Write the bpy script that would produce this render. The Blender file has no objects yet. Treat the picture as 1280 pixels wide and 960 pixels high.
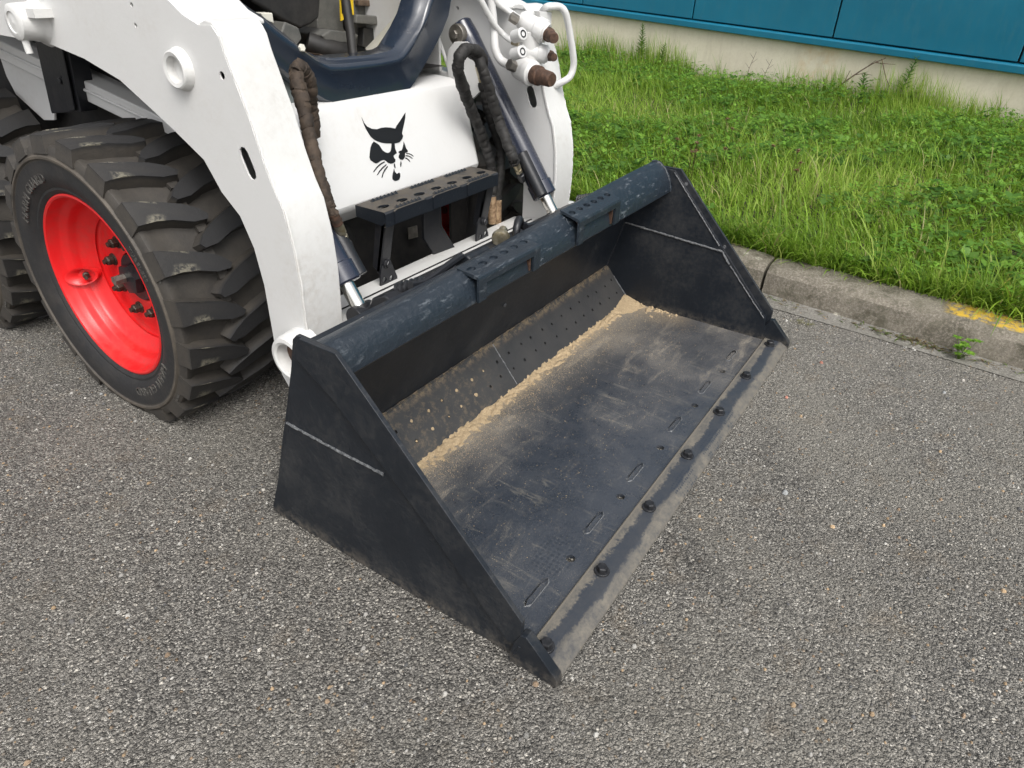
import bpy, bmesh, math, random
import numpy as np
from mathutils import Matrix, Vector

R = math.radians
random.seed(7)
rng = np.random.default_rng(11)
scene = bpy.context.scene
COL = scene.collection

# ------------------------------------------------------------------ camera
cam_data = bpy.data.cameras.new("camera")
cam = bpy.data.objects.new("camera", cam_data)
COL.objects.link(cam)
_right, _up, _fwd = [Vector(v) for v in [[0.55664, -0.830176, 0.030984], [0.427867, 0.318459, 0.84588], [0.712097, 0.457593, -0.532472]]]
_m = Matrix((_right, _up, -_fwd)).transposed().to_4x4()
_m.translation = Vector((-0.68874, -0.32104, 1.11713))
cam.matrix_world = _m
cam_data.sensor_width = 36.0
cam_data.lens = 846.6883188734922 / 1280 * 36.0
cam_data.clip_start = 0.05
cam_data.clip_end = 500
scene.camera = cam

# ------------------------------------------------------------------ sky and sun (overcast)
SUN_EL, SUN_AZ = 53.0, 217.0          # azimuth clockwise from +Y
world = bpy.data.worlds.new("World")
scene.world = world
world.use_nodes = True
wn = world.node_tree
bg = wn.nodes["Background"]
sky = wn.nodes.new("ShaderNodeTexSky")
sky.sky_type = 'NISHITA'
sky.sun_disc = False
sky.sun_elevation = R(SUN_EL)
sky.sun_rotation = R(SUN_AZ)
sky.air_density = 1.0
sky.dust_density = 6.0
sky.ozone_density = 1.0
hs = wn.nodes.new("ShaderNodeHueSaturation")     # cloud layer greys the blue
hs.inputs["Saturation"].default_value = 0.22
wn.links.new(sky.outputs[0], hs.inputs["Color"])
wn.links.new(hs.outputs[0], bg.inputs["Color"])
bg.inputs["Strength"].default_value = 0.145
sun_data = bpy.data.lights.new("sun", 'SUN')
sun_data.energy = 0.85
sun_data.angle = R(24)
sun_data.color = (1.0, 0.965, 0.91)
sun = bpy.data.objects.new("sun", sun_data)
COL.objects.link(sun)
_d = Vector((math.sin(R(SUN_AZ)) * math.cos(R(SUN_EL)), math.cos(R(SUN_AZ)) * math.cos(R(SUN_EL)), math.sin(R(SUN_EL))))
sun.rotation_euler = (-_d).to_track_quat('-Z', 'Y').to_euler()
sun.location = (0, -3, 6)
vs = scene.view_settings
vs.view_transform = 'Standard'
vs.look = 'None'
vs.exposure = 0.58
vs.gamma = 1.0

# ------------------------------------------------------------------ materials
class NT:
    def __init__(self, name):
        self.m = bpy.data.materials.new(name)
        self.m.use_nodes = True
        self.t = self.m.node_tree
        self.b = self.t.nodes["Principled BSDF"]
        self.tc = self.t.nodes.new("ShaderNodeTexCoord")
    def n(self, kind, **kw):
        nd = self.t.nodes.new("ShaderNode" + kind)
        for k, v in kw.items():
            setattr(nd, k, v)
        return nd
    def put(self, sock, v):
        if isinstance(v, bpy.types.NodeSocket):
            self.t.links.new(v, sock)
        else:
            if isinstance(v, (tuple, list)) and len(v) == 3 and sock.type == 'RGBA':
                v = (*v, 1)
            sock.default_value = v
    def noise(self, scale, detail=4, rough=.6, vec=None, out=0, dist=0):
        nd = self.n("TexNoise")
        self.put(nd.inputs["Vector"], vec or self.tc.outputs["Object"])
        nd.inputs["Scale"].default_value = scale
        nd.inputs["Detail"].default_value = detail
        nd.inputs["Roughness"].default_value = rough
        nd.inputs["Distortion"].default_value = dist
        return nd.outputs[out]
    def voro(self, scale, out="Color", feature='F1', vec=None, rand=1.0):
        nd = self.n("TexVoronoi", feature=feature)
        self.put(nd.inputs["Vector"], vec or self.tc.outputs["Object"])
        nd.inputs["Scale"].default_value = scale
        nd.inputs["Randomness"].default_value = rand
        return nd.outputs[out]
    def ramp(self, fac, stops, interp='LINEAR'):
        nd = self.n("ValToRGB")
        nd.color_ramp.interpolation = interp
        e = nd.color_ramp.elements
        while len(e) < len(stops):
            e.new(0.5)
        for el, (p, c) in zip(e, stops):
            el.position = p
            el.color = (c, c, c, 1) if isinstance(c, (int, float)) else (*c, 1)
        self.put(nd.inputs[0], fac)
        return nd.outputs[0]
    def mix(self, fac, a, b, mode='MIX'):
        nd = self.n("Mix", data_type='RGBA', blend_type=mode)
        self.put(nd.inputs[0], fac)
        self.put(nd.inputs[6], a)
        self.put(nd.inputs[7], b)
        return nd.outputs[2]
    def math(self, op, a, b=0.0, c=None):
        nd = self.n("Math", operation=op)
        self.put(nd.inputs[0], a)
        self.put(nd.inputs[1], b)
        if c is not None:
            self.put(nd.inputs[2], c)
        return nd.outputs[0]
    def xyz(self):
        nd = self.n("SeparateXYZ")
        self.put(nd.inputs[0], self.tc.outputs["Object"])
        return nd.outputs
    def maprange(self, v, a, b, c=0.0, d=1.0, smooth=True):
        nd = self.n("MapRange")
        nd.interpolation_type = 'SMOOTHSTEP' if smooth else 'LINEAR'
        self.put(nd.inputs[0], v)
        for i, x in enumerate((a, b, c, d)):
            self.put(nd.inputs[i + 1], x)
        return nd.outputs[0]
    def scaled(self, sx, sy, sz):
        nd = self.n("Mapping")
        self.put(nd.inputs[0], self.tc.outputs["Object"])
        nd.inputs["Scale"].default_value = (sx, sy, sz)
        return nd.outputs[0]
    def bump(self, h, strength=.3, dist=.002, normal=None):
        nd = self.n("Bump")
        nd.inputs["Strength"].default_value = strength
        nd.inputs["Distance"].default_value = dist
        self.put(nd.inputs["Height"], h)
        if normal is not None:
            self.put(nd.inputs["Normal"], normal)
        return nd.outputs[0]
    def set(self, color=None, rough=None, metal=None, normal=None, coat=None, spec=None):
        if color is not None: self.put(self.b.inputs["Base Color"], color)
        if rough is not None: self.put(self.b.inputs["Roughness"], rough)
        if metal is not None: self.put(self.b.inputs["Metallic"], metal)
        if normal is not None: self.put(self.b.inputs["Normal"], normal)
        if coat is not None:
            self.b.inputs["Coat Weight"].default_value = coat
            self.b.inputs["Coat Roughness"].default_value = .12
        if spec is not None: self.b.inputs["Specular IOR Level"].default_value = spec
        return self.m

def paint(name, col, rough=.35, coat=0.0, dirt=(.25, .22, .18), dirt_amt=.25, orange=.15, orange_scale=160, spec=.5):
    n = NT(name)
    big = n.noise(5, 6, .65)
    fine = n.noise(60, 5, .7)
    d = n.math('MULTIPLY', n.ramp(big, [(.48, 0.0), (.75, 1.0)]), n.ramp(fine, [(.4, .1), (.7, 1.0)]))
    d = n.math('MULTIPLY', d, dirt_amt)
    c = n.mix(d, col, dirt)
    r = n.math('ADD', n.math('MULTIPLY', fine, .18), rough - .09)
    r = n.math('ADD', r, n.math('MULTIPLY', d, .5))
    h = n.math('ADD', n.noise(orange_scale, 2, .5), n.math('MULTIPLY', n.noise(28, 3, .5), 1.2))
    return n.set(c, r, 0.0, n.bump(h, orange, .0015), coat, spec)

M = {}
M['white'] = paint('white machine paint', (.64, .64, .63), .38, .15, (.42, .37, .30), .28, .22, 120)
M['white_rough'] = paint('brushed white paint', (.63, .63, .615), .5, 0, (.35, .30, .24), .55, .5, 60)
M['navy'] = paint('navy cab paint', (.017, .025, .040), .2, .5, (.12, .11, .10), .22, .08, 90)
M['black_paint'] = paint('black paint', (.010, .011, .014), .4, 0, (.10, .085, .07), .3, .2)
def mk_bucket():
    n = NT('dark blue bucket paint')
    x, y, z = n.xyz()
    big = n.noise(6, 6, .65)
    fine = n.noise(70, 5, .7)
    c = n.mix(n.ramp(big, [(.35, 0.0), (.7, 1.0)]), (.008, .011, .016), (.013, .017, .023))
    dust = n.math('MULTIPLY', n.ramp(n.math('ADD', n.math('MULTIPLY', big, .6), n.math('MULTIPLY', fine, .4)), [(.48, 0.0), (.66, 1.0)]), .16)
    c = n.mix(dust, c, (.15, .135, .115))
    # fine scratches in two directions
    tot = None
    for sc, st in (((1, 9, 2.2), 7.0), ((1, 2.5, 10), 9.0)):
        w = n.ramp(n.noise(st, 2, .5, n.scaled(*sc), dist=1.6), [(.496, 0.0), (.5, 1.0), (.504, 0.0)])
        w = n.math('MULTIPLY', w, n.ramp(n.noise(5, 3, .6), [(.54, 0.0), (.62, 1.0)]))
        tot = w if tot is None else n.math('MAXIMUM', tot, w)
    c = n.mix(n.math('MULTIPLY', tot, .22), c, (.17, .175, .18))
    # scuffed along the ground and speckled with grit low down
    low = n.math('MULTIPLY', n.maprange(z, .05, .0), n.ramp(n.noise(38, 5, .75), [(.42, 0.0), (.60, 1.0)]))
    c = n.mix(n.math('MULTIPLY', low, .55), c, (.16, .14, .115))
    r = n.math('ADD', n.math('ADD', .36, n.math('MULTIPLY', fine, .14)), n.math('MULTIPLY', dust, .8))
    h = n.math('ADD', n.noise(90, 2, .5), n.math('MULTIPLY', n.noise(9, 3, .5), 2.5))
    return n.set(c, r, 0, n.bump(h, .14, .002), None, .4)
M['bucket'] = mk_bucket()
M['cylinder_paint'] = paint('dark grey blue paint', (.022, .027, .045), .25, .3, (.12, .11, .10), .2, .06)
M['emblem'] = NT('black emblem print').set((.008, .008, .009), .45)

def mk_roll():
    n = NT('glossy worn bucket paint')
    s = n.noise(40, 6, .75, n.scaled(.5, 2, 2))
    w = n.noise(9, 4, .6)
    chip = n.math('MULTIPLY', n.ramp(s, [(.55, 0.0), (.66, 1.0)]), n.ramp(w, [(.42, 0.0), (.62, 1.0)]))
    c = n.mix(n.math('MULTIPLY', chip, .75), (.014, .021, .030), (.16, .18, .20))
    h = n.math('ADD', n.noise(70, 3, .6), n.math('MULTIPLY', s, .8))
    return n.set(c, n.math('ADD', .26, n.math('MULTIPLY', s, .3)), 0, n.bump(h, .7, .0035), .1)
M['roll'] = mk_roll()

def mk_wear():
    n = NT('scuffed perforated plate paint')
    s = n.noise(55, 6, .75)
    w = n.noise(10, 4, .6)
    x, y, z = n.xyz()
    x, y = n.math('ADD', x, .785), n.math('ADD', y, .4)      # origin of the bucket
    # dried earth caught on the middle of the plate
    e = n.math('MULTIPLY', n.ramp(s, [(.50, 0.0), (.64, 1.0)]), n.maprange(n.math('ABSOLUTE', n.math('SUBTRACT', x, .42)), .42, .1))
    edge = n.math('MULTIPLY', n.ramp(s, [(.44, 0.0), (.6, 1.0)]), n.maprange(z, .108, .127))
    dmask = n.math('MAXIMUM', n.math('MULTIPLY', e, .5), edge)
    c = n.mix(n.ramp(w, [(.3, 0.0), (.7, 1.0)]), (.026, .027, .029), (.042, .041, .040))
    c = n.mix(n.math('MULTIPLY', dmask, .65), c, (.22, .165, .10))
    return n.set(c, .55, 0, n.bump(s, .45, .003))
M['wear'] = mk_wear()

def mk_floor():
    n = NT('dusty bucket floor paint')
    x, y, z = n.xyz()
    x, y = n.math('ADD', x, .785), n.math('ADD', y, .4)      # origin of the bucket
    fine = n.noise(420, 4, .8)
    med = n.noise(26, 6, .7)
    big = n.noise(3.4, 5, .6)
    stre = n.noise(14, 5, .7, n.scaled(.35, 1.6, 1), dist=.6)
    paintc = n.mix(n.ramp(n.math('ADD', n.math('MULTIPLY', big, .6), n.math('ADD', n.math('MULTIPLY', med, .2), n.math('MULTIPLY', fine, .2))), [(.34, 0.0), (.66, 1.0)]), (.020, .026, .036), (.046, .054, .068))
    # dust film: thicker at the back, at the far end and in cloudy patches
    back = n.maprange(y, .36, .62)
    far = n.maprange(x, .75, 1.5)
    film = n.math('ADD', n.math('MULTIPLY', back, .40), n.math('MULTIPLY', far, .20))
    film = n.math('ADD', film, n.math('MULTIPLY', n.ramp(big, [(.46, 0.0), (.70, 1.0)]), .24))
    film = n.math('ADD', film, n.math('MULTIPLY', n.ramp(stre, [(.55, 0.0), (.72, 1.0)]), .30))
    spk = n.noise(420, 3, .9)
    thr = n.math('ADD', film, n.math('MULTIPLY', n.math('SUBTRACT', n.math('ADD', n.math('MULTIPLY', spk, .7), n.math('MULTIPLY', fine, .3)), .5), 3.2))
    dust = n.math('ADD', n.math('MULTIPLY', n.maprange(thr, .30, .62), .62), n.math('MULTIPLY', film, .14))
    seam = n.math('MULTIPLY', n.maprange(y, .55, .605), n.ramp(n.math('ADD', n.math('MULTIPLY', fine, .7), n.math('MULTIPLY', med, .3)), [(.38, 0.0), (.56, 1.0)]))
    rside = n.math('MULTIPLY', n.math('MULTIPLY', n.maprange(x, 1.40, 1.55), n.maprange(y, .30, .42)), n.ramp(fine, [(.40, 0.0), (.60, 1.0)]))
    seam = n.math('MULTIPLY', n.math('MAXIMUM', seam, n.math('MULTIPLY', rside, .7)), n.maprange(x, .05, .30))
    c = n.mix(dust, paintc, (.30, .26, .20))
    c = n.mix(n.math('MULTIPLY', seam, .85), c, (.42, .325, .20))
    speck = n.ramp(n.voro(240, "Distance"), [(.10, 1.0), (.16, 0.0)])
    speck = n.math('MULTIPLY', speck, n.ramp(n.noise(22, 3, .6), [(.50, 0.0), (.62, 1.0)]))
    c = n.mix(n.math('MULTIPLY', speck, .8), c, (.45, .40, .30))
    scr = n.ramp(n.noise(9, 2, .5, n.scaled(1, 9, 1), dist=2.2), [(.495, 0.0), (.5, 1.0), (.505, 0.0)])
    c = n.mix(n.math('MULTIPLY', n.math('MULTIPLY', scr, n.ramp(med, [(.45, 0.0), (.6, 1.0)])), .35), c, (.35, .33, .29))
    drag = n.ramp(n.noise(3.2, 4, .65, n.scaled(9, .9, 1), dist=.3), [(.56, 0.0), (.60, .8), (.63, 0.0)])
    drag = n.math('MULTIPLY', drag, n.ramp(n.noise(6, 4, .7), [(.45, 0.0), (.60, 1.0)]))
    c = n.mix(n.math('MULTIPLY', drag, .40), c, (.24, .22, .18))
    # a boot sole print
    px = n.math('MULTIPLY', n.math('SUBTRACT', x, .30), 1.0)
    d1 = n.math('SQRT', n.math('ADD', n.math('POWER', n.math('MULTIPLY', n.math('SUBTRACT', x, .26), 14.0), 2.0), n.math('POWER', n.math('MULTIPLY', n.math('SUBTRACT', y, .16), 22.0), 2.0)))
    pm = n.math('MULTIPLY', n.maprange(d1, 1.05, .9), n.ramp(n.voro(85, "Distance", rand=.3), [(.30, 1.0), (.42, 0.0)]))
    c = n.mix(n.math('MULTIPLY', pm, .6), c, (.016, .022, .032))
    rgh = n.math('ADD', .21, n.math('MULTIPLY', dust, .8))
    rgh = n.math('ADD', rgh, n.math('MULTIPLY', med, .14))
    h = n.math('ADD', n.noise(75, 3, .6), n.math('MULTIPLY', fine, .3))
    return n.set(c, rgh, 0, n.bump(h, .35, .0025), None, .75)
M['floor'] = mk_floor()

def mk_edge():
    n = NT('dusty cutting edge steel')
    x, y, z = n.xyz()
    x, y = n.math('ADD', x, .785), n.math('ADD', y, .4)      # origin of the bucket
    med = n.noise(30, 6, .7)
    big = n.noise(4.5, 4, .6, n.scaled(1, 2.5, 1))
    fine = n.noise(150, 5, .75)
    band = n.maprange(n.math('ABSOLUTE', n.math('SUBTRACT', n.math('ADD', y, n.math('MULTIPLY', n.math('SUBTRACT', n.math('ADD', big, n.math('ADD', n.math('MULTIPLY', med, .5), n.math('MULTIPLY', fine, .5))), 1.0), .06)), .043)), .013, .021)
    dust = n.math('MULTIPLY', n.math('ADD', n.math('MULTIPLY', band, .62), .14), n.ramp(n.math('ADD', n.math('MULTIPLY', med, .6), n.math('MULTIPLY', fine, .4)), [(.34, .25), (.62, 1.0)]))
    back = n.math('MULTIPLY', n.maprange(y, .066, .079), .75)
    dust = n.math('MAXIMUM', dust, back)
    # two boot prints wiped the dust off
    tot = None
    for cx, w in ((.66, .06), (.86, .07), (1.0, .04)):
        d = n.math('SQRT', n.math('ADD', n.math('POWER', n.math('DIVIDE', n.math('SUBTRACT', x, cx), w), 2.0), n.math('POWER', n.math('DIVIDE', n.math('SUBTRACT', y, .02), .028), 2.0)))
        k = n.maprange(d, 1.1, .85)
        tot = k if tot is None else n.math('MAXIMUM', tot, k)
    pm = n.math('MULTIPLY', tot, n.ramp(n.voro(110, "Distance", rand=.25), [(.26, 1.0), (.40, .15)]))
    dust = n.math('MULTIPLY', dust, n.math('SUBTRACT', 1.0, n.math('MULTIPLY', pm, .9)))
    c = n.mix(dust, (.020, .028, .042), (.215, .19, .148))
    return n.set(c, n.math('ADD', .36, n.math('MULTIPLY', dust, .4)), 0, n.bump(n.noise(90, 4, .7), .3, .002))
M['edge'] = mk_edge()

def mk_weld():
    n = NT('pale weld bead')
    s = n.noise(140, 4, .7)
    return n.set(n.ramp(s, [(.35, (.05, .054, .06)), (.65, (.175, .18, .185))]), .45, 0, n.bump(s, .7, .003))
M['weld'] = mk_weld()

def mk_red():
    n = NT('red wheel paint')
    s = n.noise(40, 5, .7)
    d = n.math('MULTIPLY', n.ramp(n.math('ADD', n.math('MULTIPLY', s, .5), n.math('MULTIPLY', n.noise(7, 4, .6), .5)), [(.48, 0.0), (.68, 1.0)]), .4)
    return n.set(n.mix(d, (.66, .010, .012), (.30, .07, .055)), n.math('ADD', .30, n.math('MULTIPLY', s, .22)), 0, n.bump(n.noise(50, 3), .10, .002), .12)
M['red'] = mk_red()

def mk_rubber():
    n = NT('muddy tyre rubber')
    ox, oy, oz = n.xyz()
    rad = n.math('SQRT', n.math('ADD', n.math('POWER', oy, 2.0), n.math('POWER', oz, 2.0)))
    a = n.noise(16, 6, .7)
    b = n.noise(80, 5, .75)
    groove = n.math('MULTIPLY', n.maprange(rad, .330, .350), n.maprange(rad, .392, .376))
    mud = n.math('MULTIPLY', groove, n.ramp(a, [(.30, .35), (.65, 1.0)]))
    lug = n.math('MULTIPLY', n.maprange(rad, .388, .3895), n.ramp(b, [(.40, 0.0), (.56, 1.0)]))
    lug = n.math('MULTIPLY', lug, n.maprange(n.math('ADD', ox, n.math('MULTIPLY', n.math('SUBTRACT', a, .5), .12)), -.06, -.09))
    side = n.math('MULTIPLY', n.maprange(rad, .345, .30), n.ramp(a, [(.45, 0.0), (.75, .35)]))
    rib = n.math('MULTIPLY', n.maprange(n.math('ABSOLUTE', n.math('SUBTRACT', rad, .336)), .012, .002), n.ramp(a, [(.3, .3), (.6, .9)]))
    c = n.mix(n.math('MULTIPLY', mud, .75), (.017, .017, .018), (.066, .057, .046))
    c = n.mix(n.math('MULTIPLY', lug, .75), c, (.20, .185, .14))
    c = n.mix(n.math('MULTIPLY', rib, .6), c, (.15, .125, .095))
    c = n.mix(side, c, (.07, .06, .05))
    return n.set(c, n.math('ADD', .52, n.math('MULTIPLY', b, .25)), 0, n.bump(n.math('ADD', b, a), .35, .003))
M['rubber'] = mk_rubber()
M['rubber_worn'] = None

def mk_simple(name, c0, c1, scale=30, rough=.6, metal=0.0, bump=.3, dist=.002):
    n = NT(name)
    s = n.noise(scale, 6, .7)
    return n.set(n.ramp(s, [(.35, c0), (.65, c1)]), rough, metal, n.bump(s, bump, dist))
M['rubber_worn'] = mk_simple('worn raised rubber', (.035, .034, .032), (.085, .080, .072), 90, .6)
M['hose'] = mk_simple('black textile hose sleeve', (.010, .010, .010), (.026, .024, .022), 60, .7, 0, .5)
M['hose_brown'] = mk_simple('muddy brown hose sleeve', (.022, .016, .012), (.072, .050, .034), 34, .8, 0, .8, .004)
M['rust'] = mk_simple('rusty steel cap', (.038, .022, .016), (.125, .070, .045), 70, .65, .2, .5)
M['rust_light'] = mk_simple('flaking rusty fitting', (.13, .07, .035), (.42, .30, .18), 60, .8, .1, .6)
M['zinc'] = mk_simple('yellow zinc fitting', (.30, .25, .15), (.52, .48, .38), 50, .35, .8, .2)
M['steel'] = mk_simple('greasy steel', (.16, .15, .13), (.30, .28, .25), 40, .42, .7, .3)
M['chrome'] = mk_simple('chrome rod', (.60, .58, .53), (.75, .74, .72), 20, .12, 1.0, .05)
M['nut'] = mk_simple('rusty lug nut', (.030, .022, .018), (.09, .065, .05), 80, .5, .5, .4)
M['bolt'] = mk_simple('black bolt', (.012, .013, .015), (.035, .036, .04), 80, .38, .2, .3)
M['interior_grey'] = mk_simple('grey cab plastic', (.085, .086, .080), (.135, .132, .12), 24, .6)
M['interior_dark'] = mk_simple('dark cab plastic', (.012, .012, .012), (.03, .028, .026), 24, .55)
M['interior_beige'] = mk_simple('pale cab lining', (.58, .565, .49), (.70, .68, .60), 10, .6)
M['mat_brown'] = mk_simple('dirty rubber mat', (.045, .032, .022), (.16, .11, .075), 26, .85, 0, .7)
M['yellow'] = mk_simple('yellow warning label', (.70, .47, .01), (.80, .55, .02), 20, .45, 0, .05)
M['label_black'] = NT('black label ink').set((.01, .01, .01), .5)
def mk_tread():
    n = NT('dusty black step tread')
    g = n.n("NewGeometry")
    sg = n.n("SeparateXYZ")
    n.put(sg.inputs[0], g.outputs["Normal"])
    a = n.noise(24, 6, .7)
    b = n.noise(110, 5, .75)
    dust = n.math('MULTIPLY', n.maprange(sg.outputs[2], .55, .9), n.ramp(n.math('ADD', n.math('MULTIPLY', a, .6), n.math('MULTIPLY', b, .4)), [(.38, .25), (.58, 1.0)]))
    chip = n.ramp(b, [(.64, 0.0), (.70, .5)])
    c = n.mix(chip, (.012, .015, .020), (.10, .10, .105))
    c = n.mix(n.math('MULTIPLY', dust, .75), c, (.125, .105, .080))
    return n.set(c, n.math('ADD', .35, n.math('MULTIPLY', dust, .4)), 0, n.bump(b, .4, .002))
M['tread_step'] = mk_tread()
M['inner_grey'] = paint('grey painted sheet', (.16, .18, .18), .4)
M['dark_body'] = mk_simple('dark chassis', (.008, .008, .009), (.022, .020, .018), 30, .7)
M['sand'] = mk_simple('dry beige sand', (.29, .215, .125), (.47, .365, .23), 330, .95, 0, .8, .004)
M['concrete_wall'] = None

def mk_asphalt():
    n = NT('asphalt')
    warp = n.noise(70, 2, .5, out=1)
    vec = n.n("VectorMath", operation='MULTIPLY_ADD')
    n.put(vec.inputs[0], warp)
    vec.inputs[1].default_value = (.006, .006, .006)
    n.put(vec.inputs[2], n.tc.outputs["Object"])
    v = vec.outputs[0]
    big = n.voro(140, "Color", vec=v)
    bigd = n.voro(140, "Distance", vec=v)
    sm = n.voro(330, "Color", vec=v)
    smd = n.voro(330, "Distance", vec=v)
    sx = n.n("SeparateXYZ")
    n.put(sx.inputs[0], big)
    sx2 = n.n("SeparateXYZ")
    n.put(sx2.inputs[0], sm)
    stone = n.ramp(sx.outputs[0], [(0, (.070, .067, .062)), (.35, (.150, .144, .133)), (.65, (.220, .210, .191)), (.86, (.295, .282, .255)), (.96, (.42, .40, .36)), (1, (.64, .61, .55))])
    warm = n.math('MULTIPLY', n.ramp(sx.outputs[1], [(.955, 0.0), (.968, 1.0)]), .5)
    stone = n.mix(warm, stone, (.33, .235, .15))
    grit = n.ramp(sx2.outputs[0], [(0, (.030, .029, .027)), (.3, (.095, .091, .084)), (.7, (.185, .177, .163)), (.93, (.30, .288, .265)), (1, (.52, .50, .46))])
    isst = n.math('MULTIPLY', n.ramp(bigd, [(.40, 1.0), (.58, 0.0)]), n.ramp(sx.outputs[2], [(.36, 0.0), (.42, .95)]))
    c = n.mix(isst, grit, stone)
    # worn and bitumen rich patches
    patch = n.noise(2.6, 6, .62, dist=.4)
    c = n.mix(n.ramp(patch, [(.40, .0), (.66, .55)]), c, n.mix(.45, c, (.070, .064, .055)))
    ax, ay, az = n.xyz()
    pale = n.math('MULTIPLY', n.ramp(n.noise(1.3, 5, .6), [(.46, 0.0), (.68, 1.0)]), .34)
    # paler towards the kerb
    pale = n.math('ADD', pale, n.math('MULTIPLY', n.maprange(n.math('SUBTRACT', ax, n.math('MULTIPLY', ay, .09)), .9, 1.85), .24))
    c = n.mix(pale, c, (.30, .285, .252))
    brown = n.math('MULTIPLY', n.ramp(n.noise(7.5, 5, .65), [(.56, 0.0), (.74, 1.0)]), .30)
    c = n.mix(brown, c, (.175, .135, .092))
    oil = n.math('MULTIPLY', n.ramp(n.noise(3.3, 3, .55), [(.60, 0.0), (.68, 1.0)]), n.ramp(n.noise(60, 4, .7), [(.48, 0.0), (.60, .75)]))
    c = n.mix(oil, c, (.035, .034, .032))
    pits = n.math('MULTIPLY', n.ramp(n.noise(150, 3, .7), [(.58, 0.0), (.66, 1.0)]), .75)
    c = n.mix(pits, c, (.030, .029, .027))
    h = n.math('ADD', n.math('MULTIPLY', n.math('SUBTRACT', 1.0, bigd), isst), n.math('MULTIPLY', n.math('SUBTRACT', 1.0, smd), .6))
    h = n.math('SUBTRACT', h, n.math('MULTIPLY', pits, .8))
    hv = n.n('HueSaturation')
    hv.inputs['Value'].default_value = 1.22
    hv.inputs['Saturation'].default_value = 1.25
    n.put(hv.inputs['Color'], c)
    c = hv.outputs[0]
    return n.set(c, .8, 0, n.bump(h, 1.0, .0085), None, .45)
M['asphalt'] = mk_asphalt()

def mk_concrete(name, base, dark, light, moss=0.0, bump=.5, speck=True, yellow=False):
    n = NT(name)
    x, y, z = n.xyz()
    a = n.noise(7, 6, .65)
    b = n.noise(120, 5, .75)
    c = n.mix(n.ramp(a, [(.3, 0.0), (.7, 1.0)]), dark, base)
    c = n.mix(n.math('MULTIPLY', n.ramp(b, [(.45, 0.0), (.68, 1.0)]), .65), c, light)
    if speck:
        sp = n.ramp(n.voro(150, "Distance"), [(.14, 1.0), (.24, 0.0)])
        c = n.mix(n.math('MULTIPLY', sp, .5), c, dark)
        lich = n.math('MULTIPLY', n.ramp(n.voro(6.5, "Distance"), [(.09, 1.0), (.115, 0.0)]), n.ramp(b, [(.40, 0.0), (.5, 1.0)]))
        c = n.mix(n.math('MULTIPLY', lich, .75), c, (.55, .52, .44))
    if moss:
        mm = n.math('MULTIPLY', n.ramp(n.noise(16, 5, .7), [(.48, 0.0), (.66, 1.0)]), moss)
        c = n.mix(mm, c, (.062, .058, .034))
    if yellow:
        g = n.n("NewGeometry")
        sg = n.n("SeparateXYZ")
        n.put(sg.inputs[0], g.outputs["Normal"])
        ym = n.math('MULTIPLY', n.maprange(y, -.40, -.44), n.ramp(n.noise(34, 5, .7), [(.42, 0.0), (.56, 1.0)]))
        ym = n.math('MULTIPLY', n.math('MULTIPLY', ym, n.maprange(z, .085, .10)), n.maprange(n.math('ADD', n.math('SUBTRACT', x, n.math('MULTIPLY', y, .09)), n.math('MULTIPLY', n.noise(26, 4, .7), .03)), 1.996, 2.012))
        c = n.mix(n.math('MULTIPLY', ym, .9), c, (.62, .40, .035))
    return n.set(c, .9, 0, n.bump(n.math('ADD', b, n.noise(300, 2)), bump, .004), None, .3)
M['kerb'] = mk_concrete('weathered kerb concrete', (.235, .213, .173), (.105, .094, .074), (.42, .38, .315), .6, .8, True, True)
M['gutter'] = mk_concrete('gutter concrete', (.22, .21, .19), (.12, .115, .10), (.36, .345, .31), .3, .7)

def mk_plinth():
    n = NT('cream rendered plinth')
    x, y, z = n.xyz()
    a = n.noise(2.4, 6, .65)
    b = n.noise(46, 5, .7)
    c = n.mix(n.ramp(a, [(.32, 0.0), (.7, 1.0)]), (.62, .565, .45), (.73, .68, .56))
    c = n.mix(n.math('MULTIPLY', n.ramp(b, [(.45, 0.0), (.7, 1.0)]), .35), c, (.54, .48, .37))
    low = n.math('MULTIPLY', n.maprange(z, .30, .16), n.ramp(n.noise(9, 5, .7), [(.35, .1), (.65, .8)]))
    c = n.mix(n.math('MULTIPLY', low, .5), c, (.24, .21, .14))
    st = n.math('MULTIPLY', n.maprange(n.math('ABSOLUTE', n.math('SUBTRACT', y, .12)), .24, .10), n.ramp(n.noise(7, 5, .7), [(.42, 0.0), (.58, 1.0)]))
    c = n.mix(n.math('MULTIPLY', st, .5), c, (.58, .42, .24))
    drip = n.ramp(n.noise(5, 4, .7, n.scaled(1, 3, .35)), [(.52, 0.0), (.7, .35)])
    c = n.mix(drip, c, (.47, .42, .33))
    return n.set(c, .9, 0, n.bump(n.math('ADD', b, n.math('MULTIPLY', n.noise(150, 4), .6)), .35, .005), None, .3)
M['plinth'] = mk_plinth()

def mk_panel():
    n = NT('petrol blue cladding panel')
    a = n.noise(1.5, 4, .6)
    b = n.noise(24, 5, .75, n.scaled(1, 1, .22))
    c = n.mix(n.ramp(a, [(.3, 0.0), (.7, 1.0)]), (.003, .128, .215), (.006, .158, .258))
    c = n.mix(n.math('MULTIPLY', n.ramp(b, [(.48, 0.0), (.72, 1.0)]), .25), c, (.05, .16, .20))
    return n.set(c, n.math('ADD', .34, n.math('MULTIPLY', b, .2)), 0, n.bump(n.noise(7, 3, .5), .10, .02), .1)
M['panel'] = mk_panel()

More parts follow.
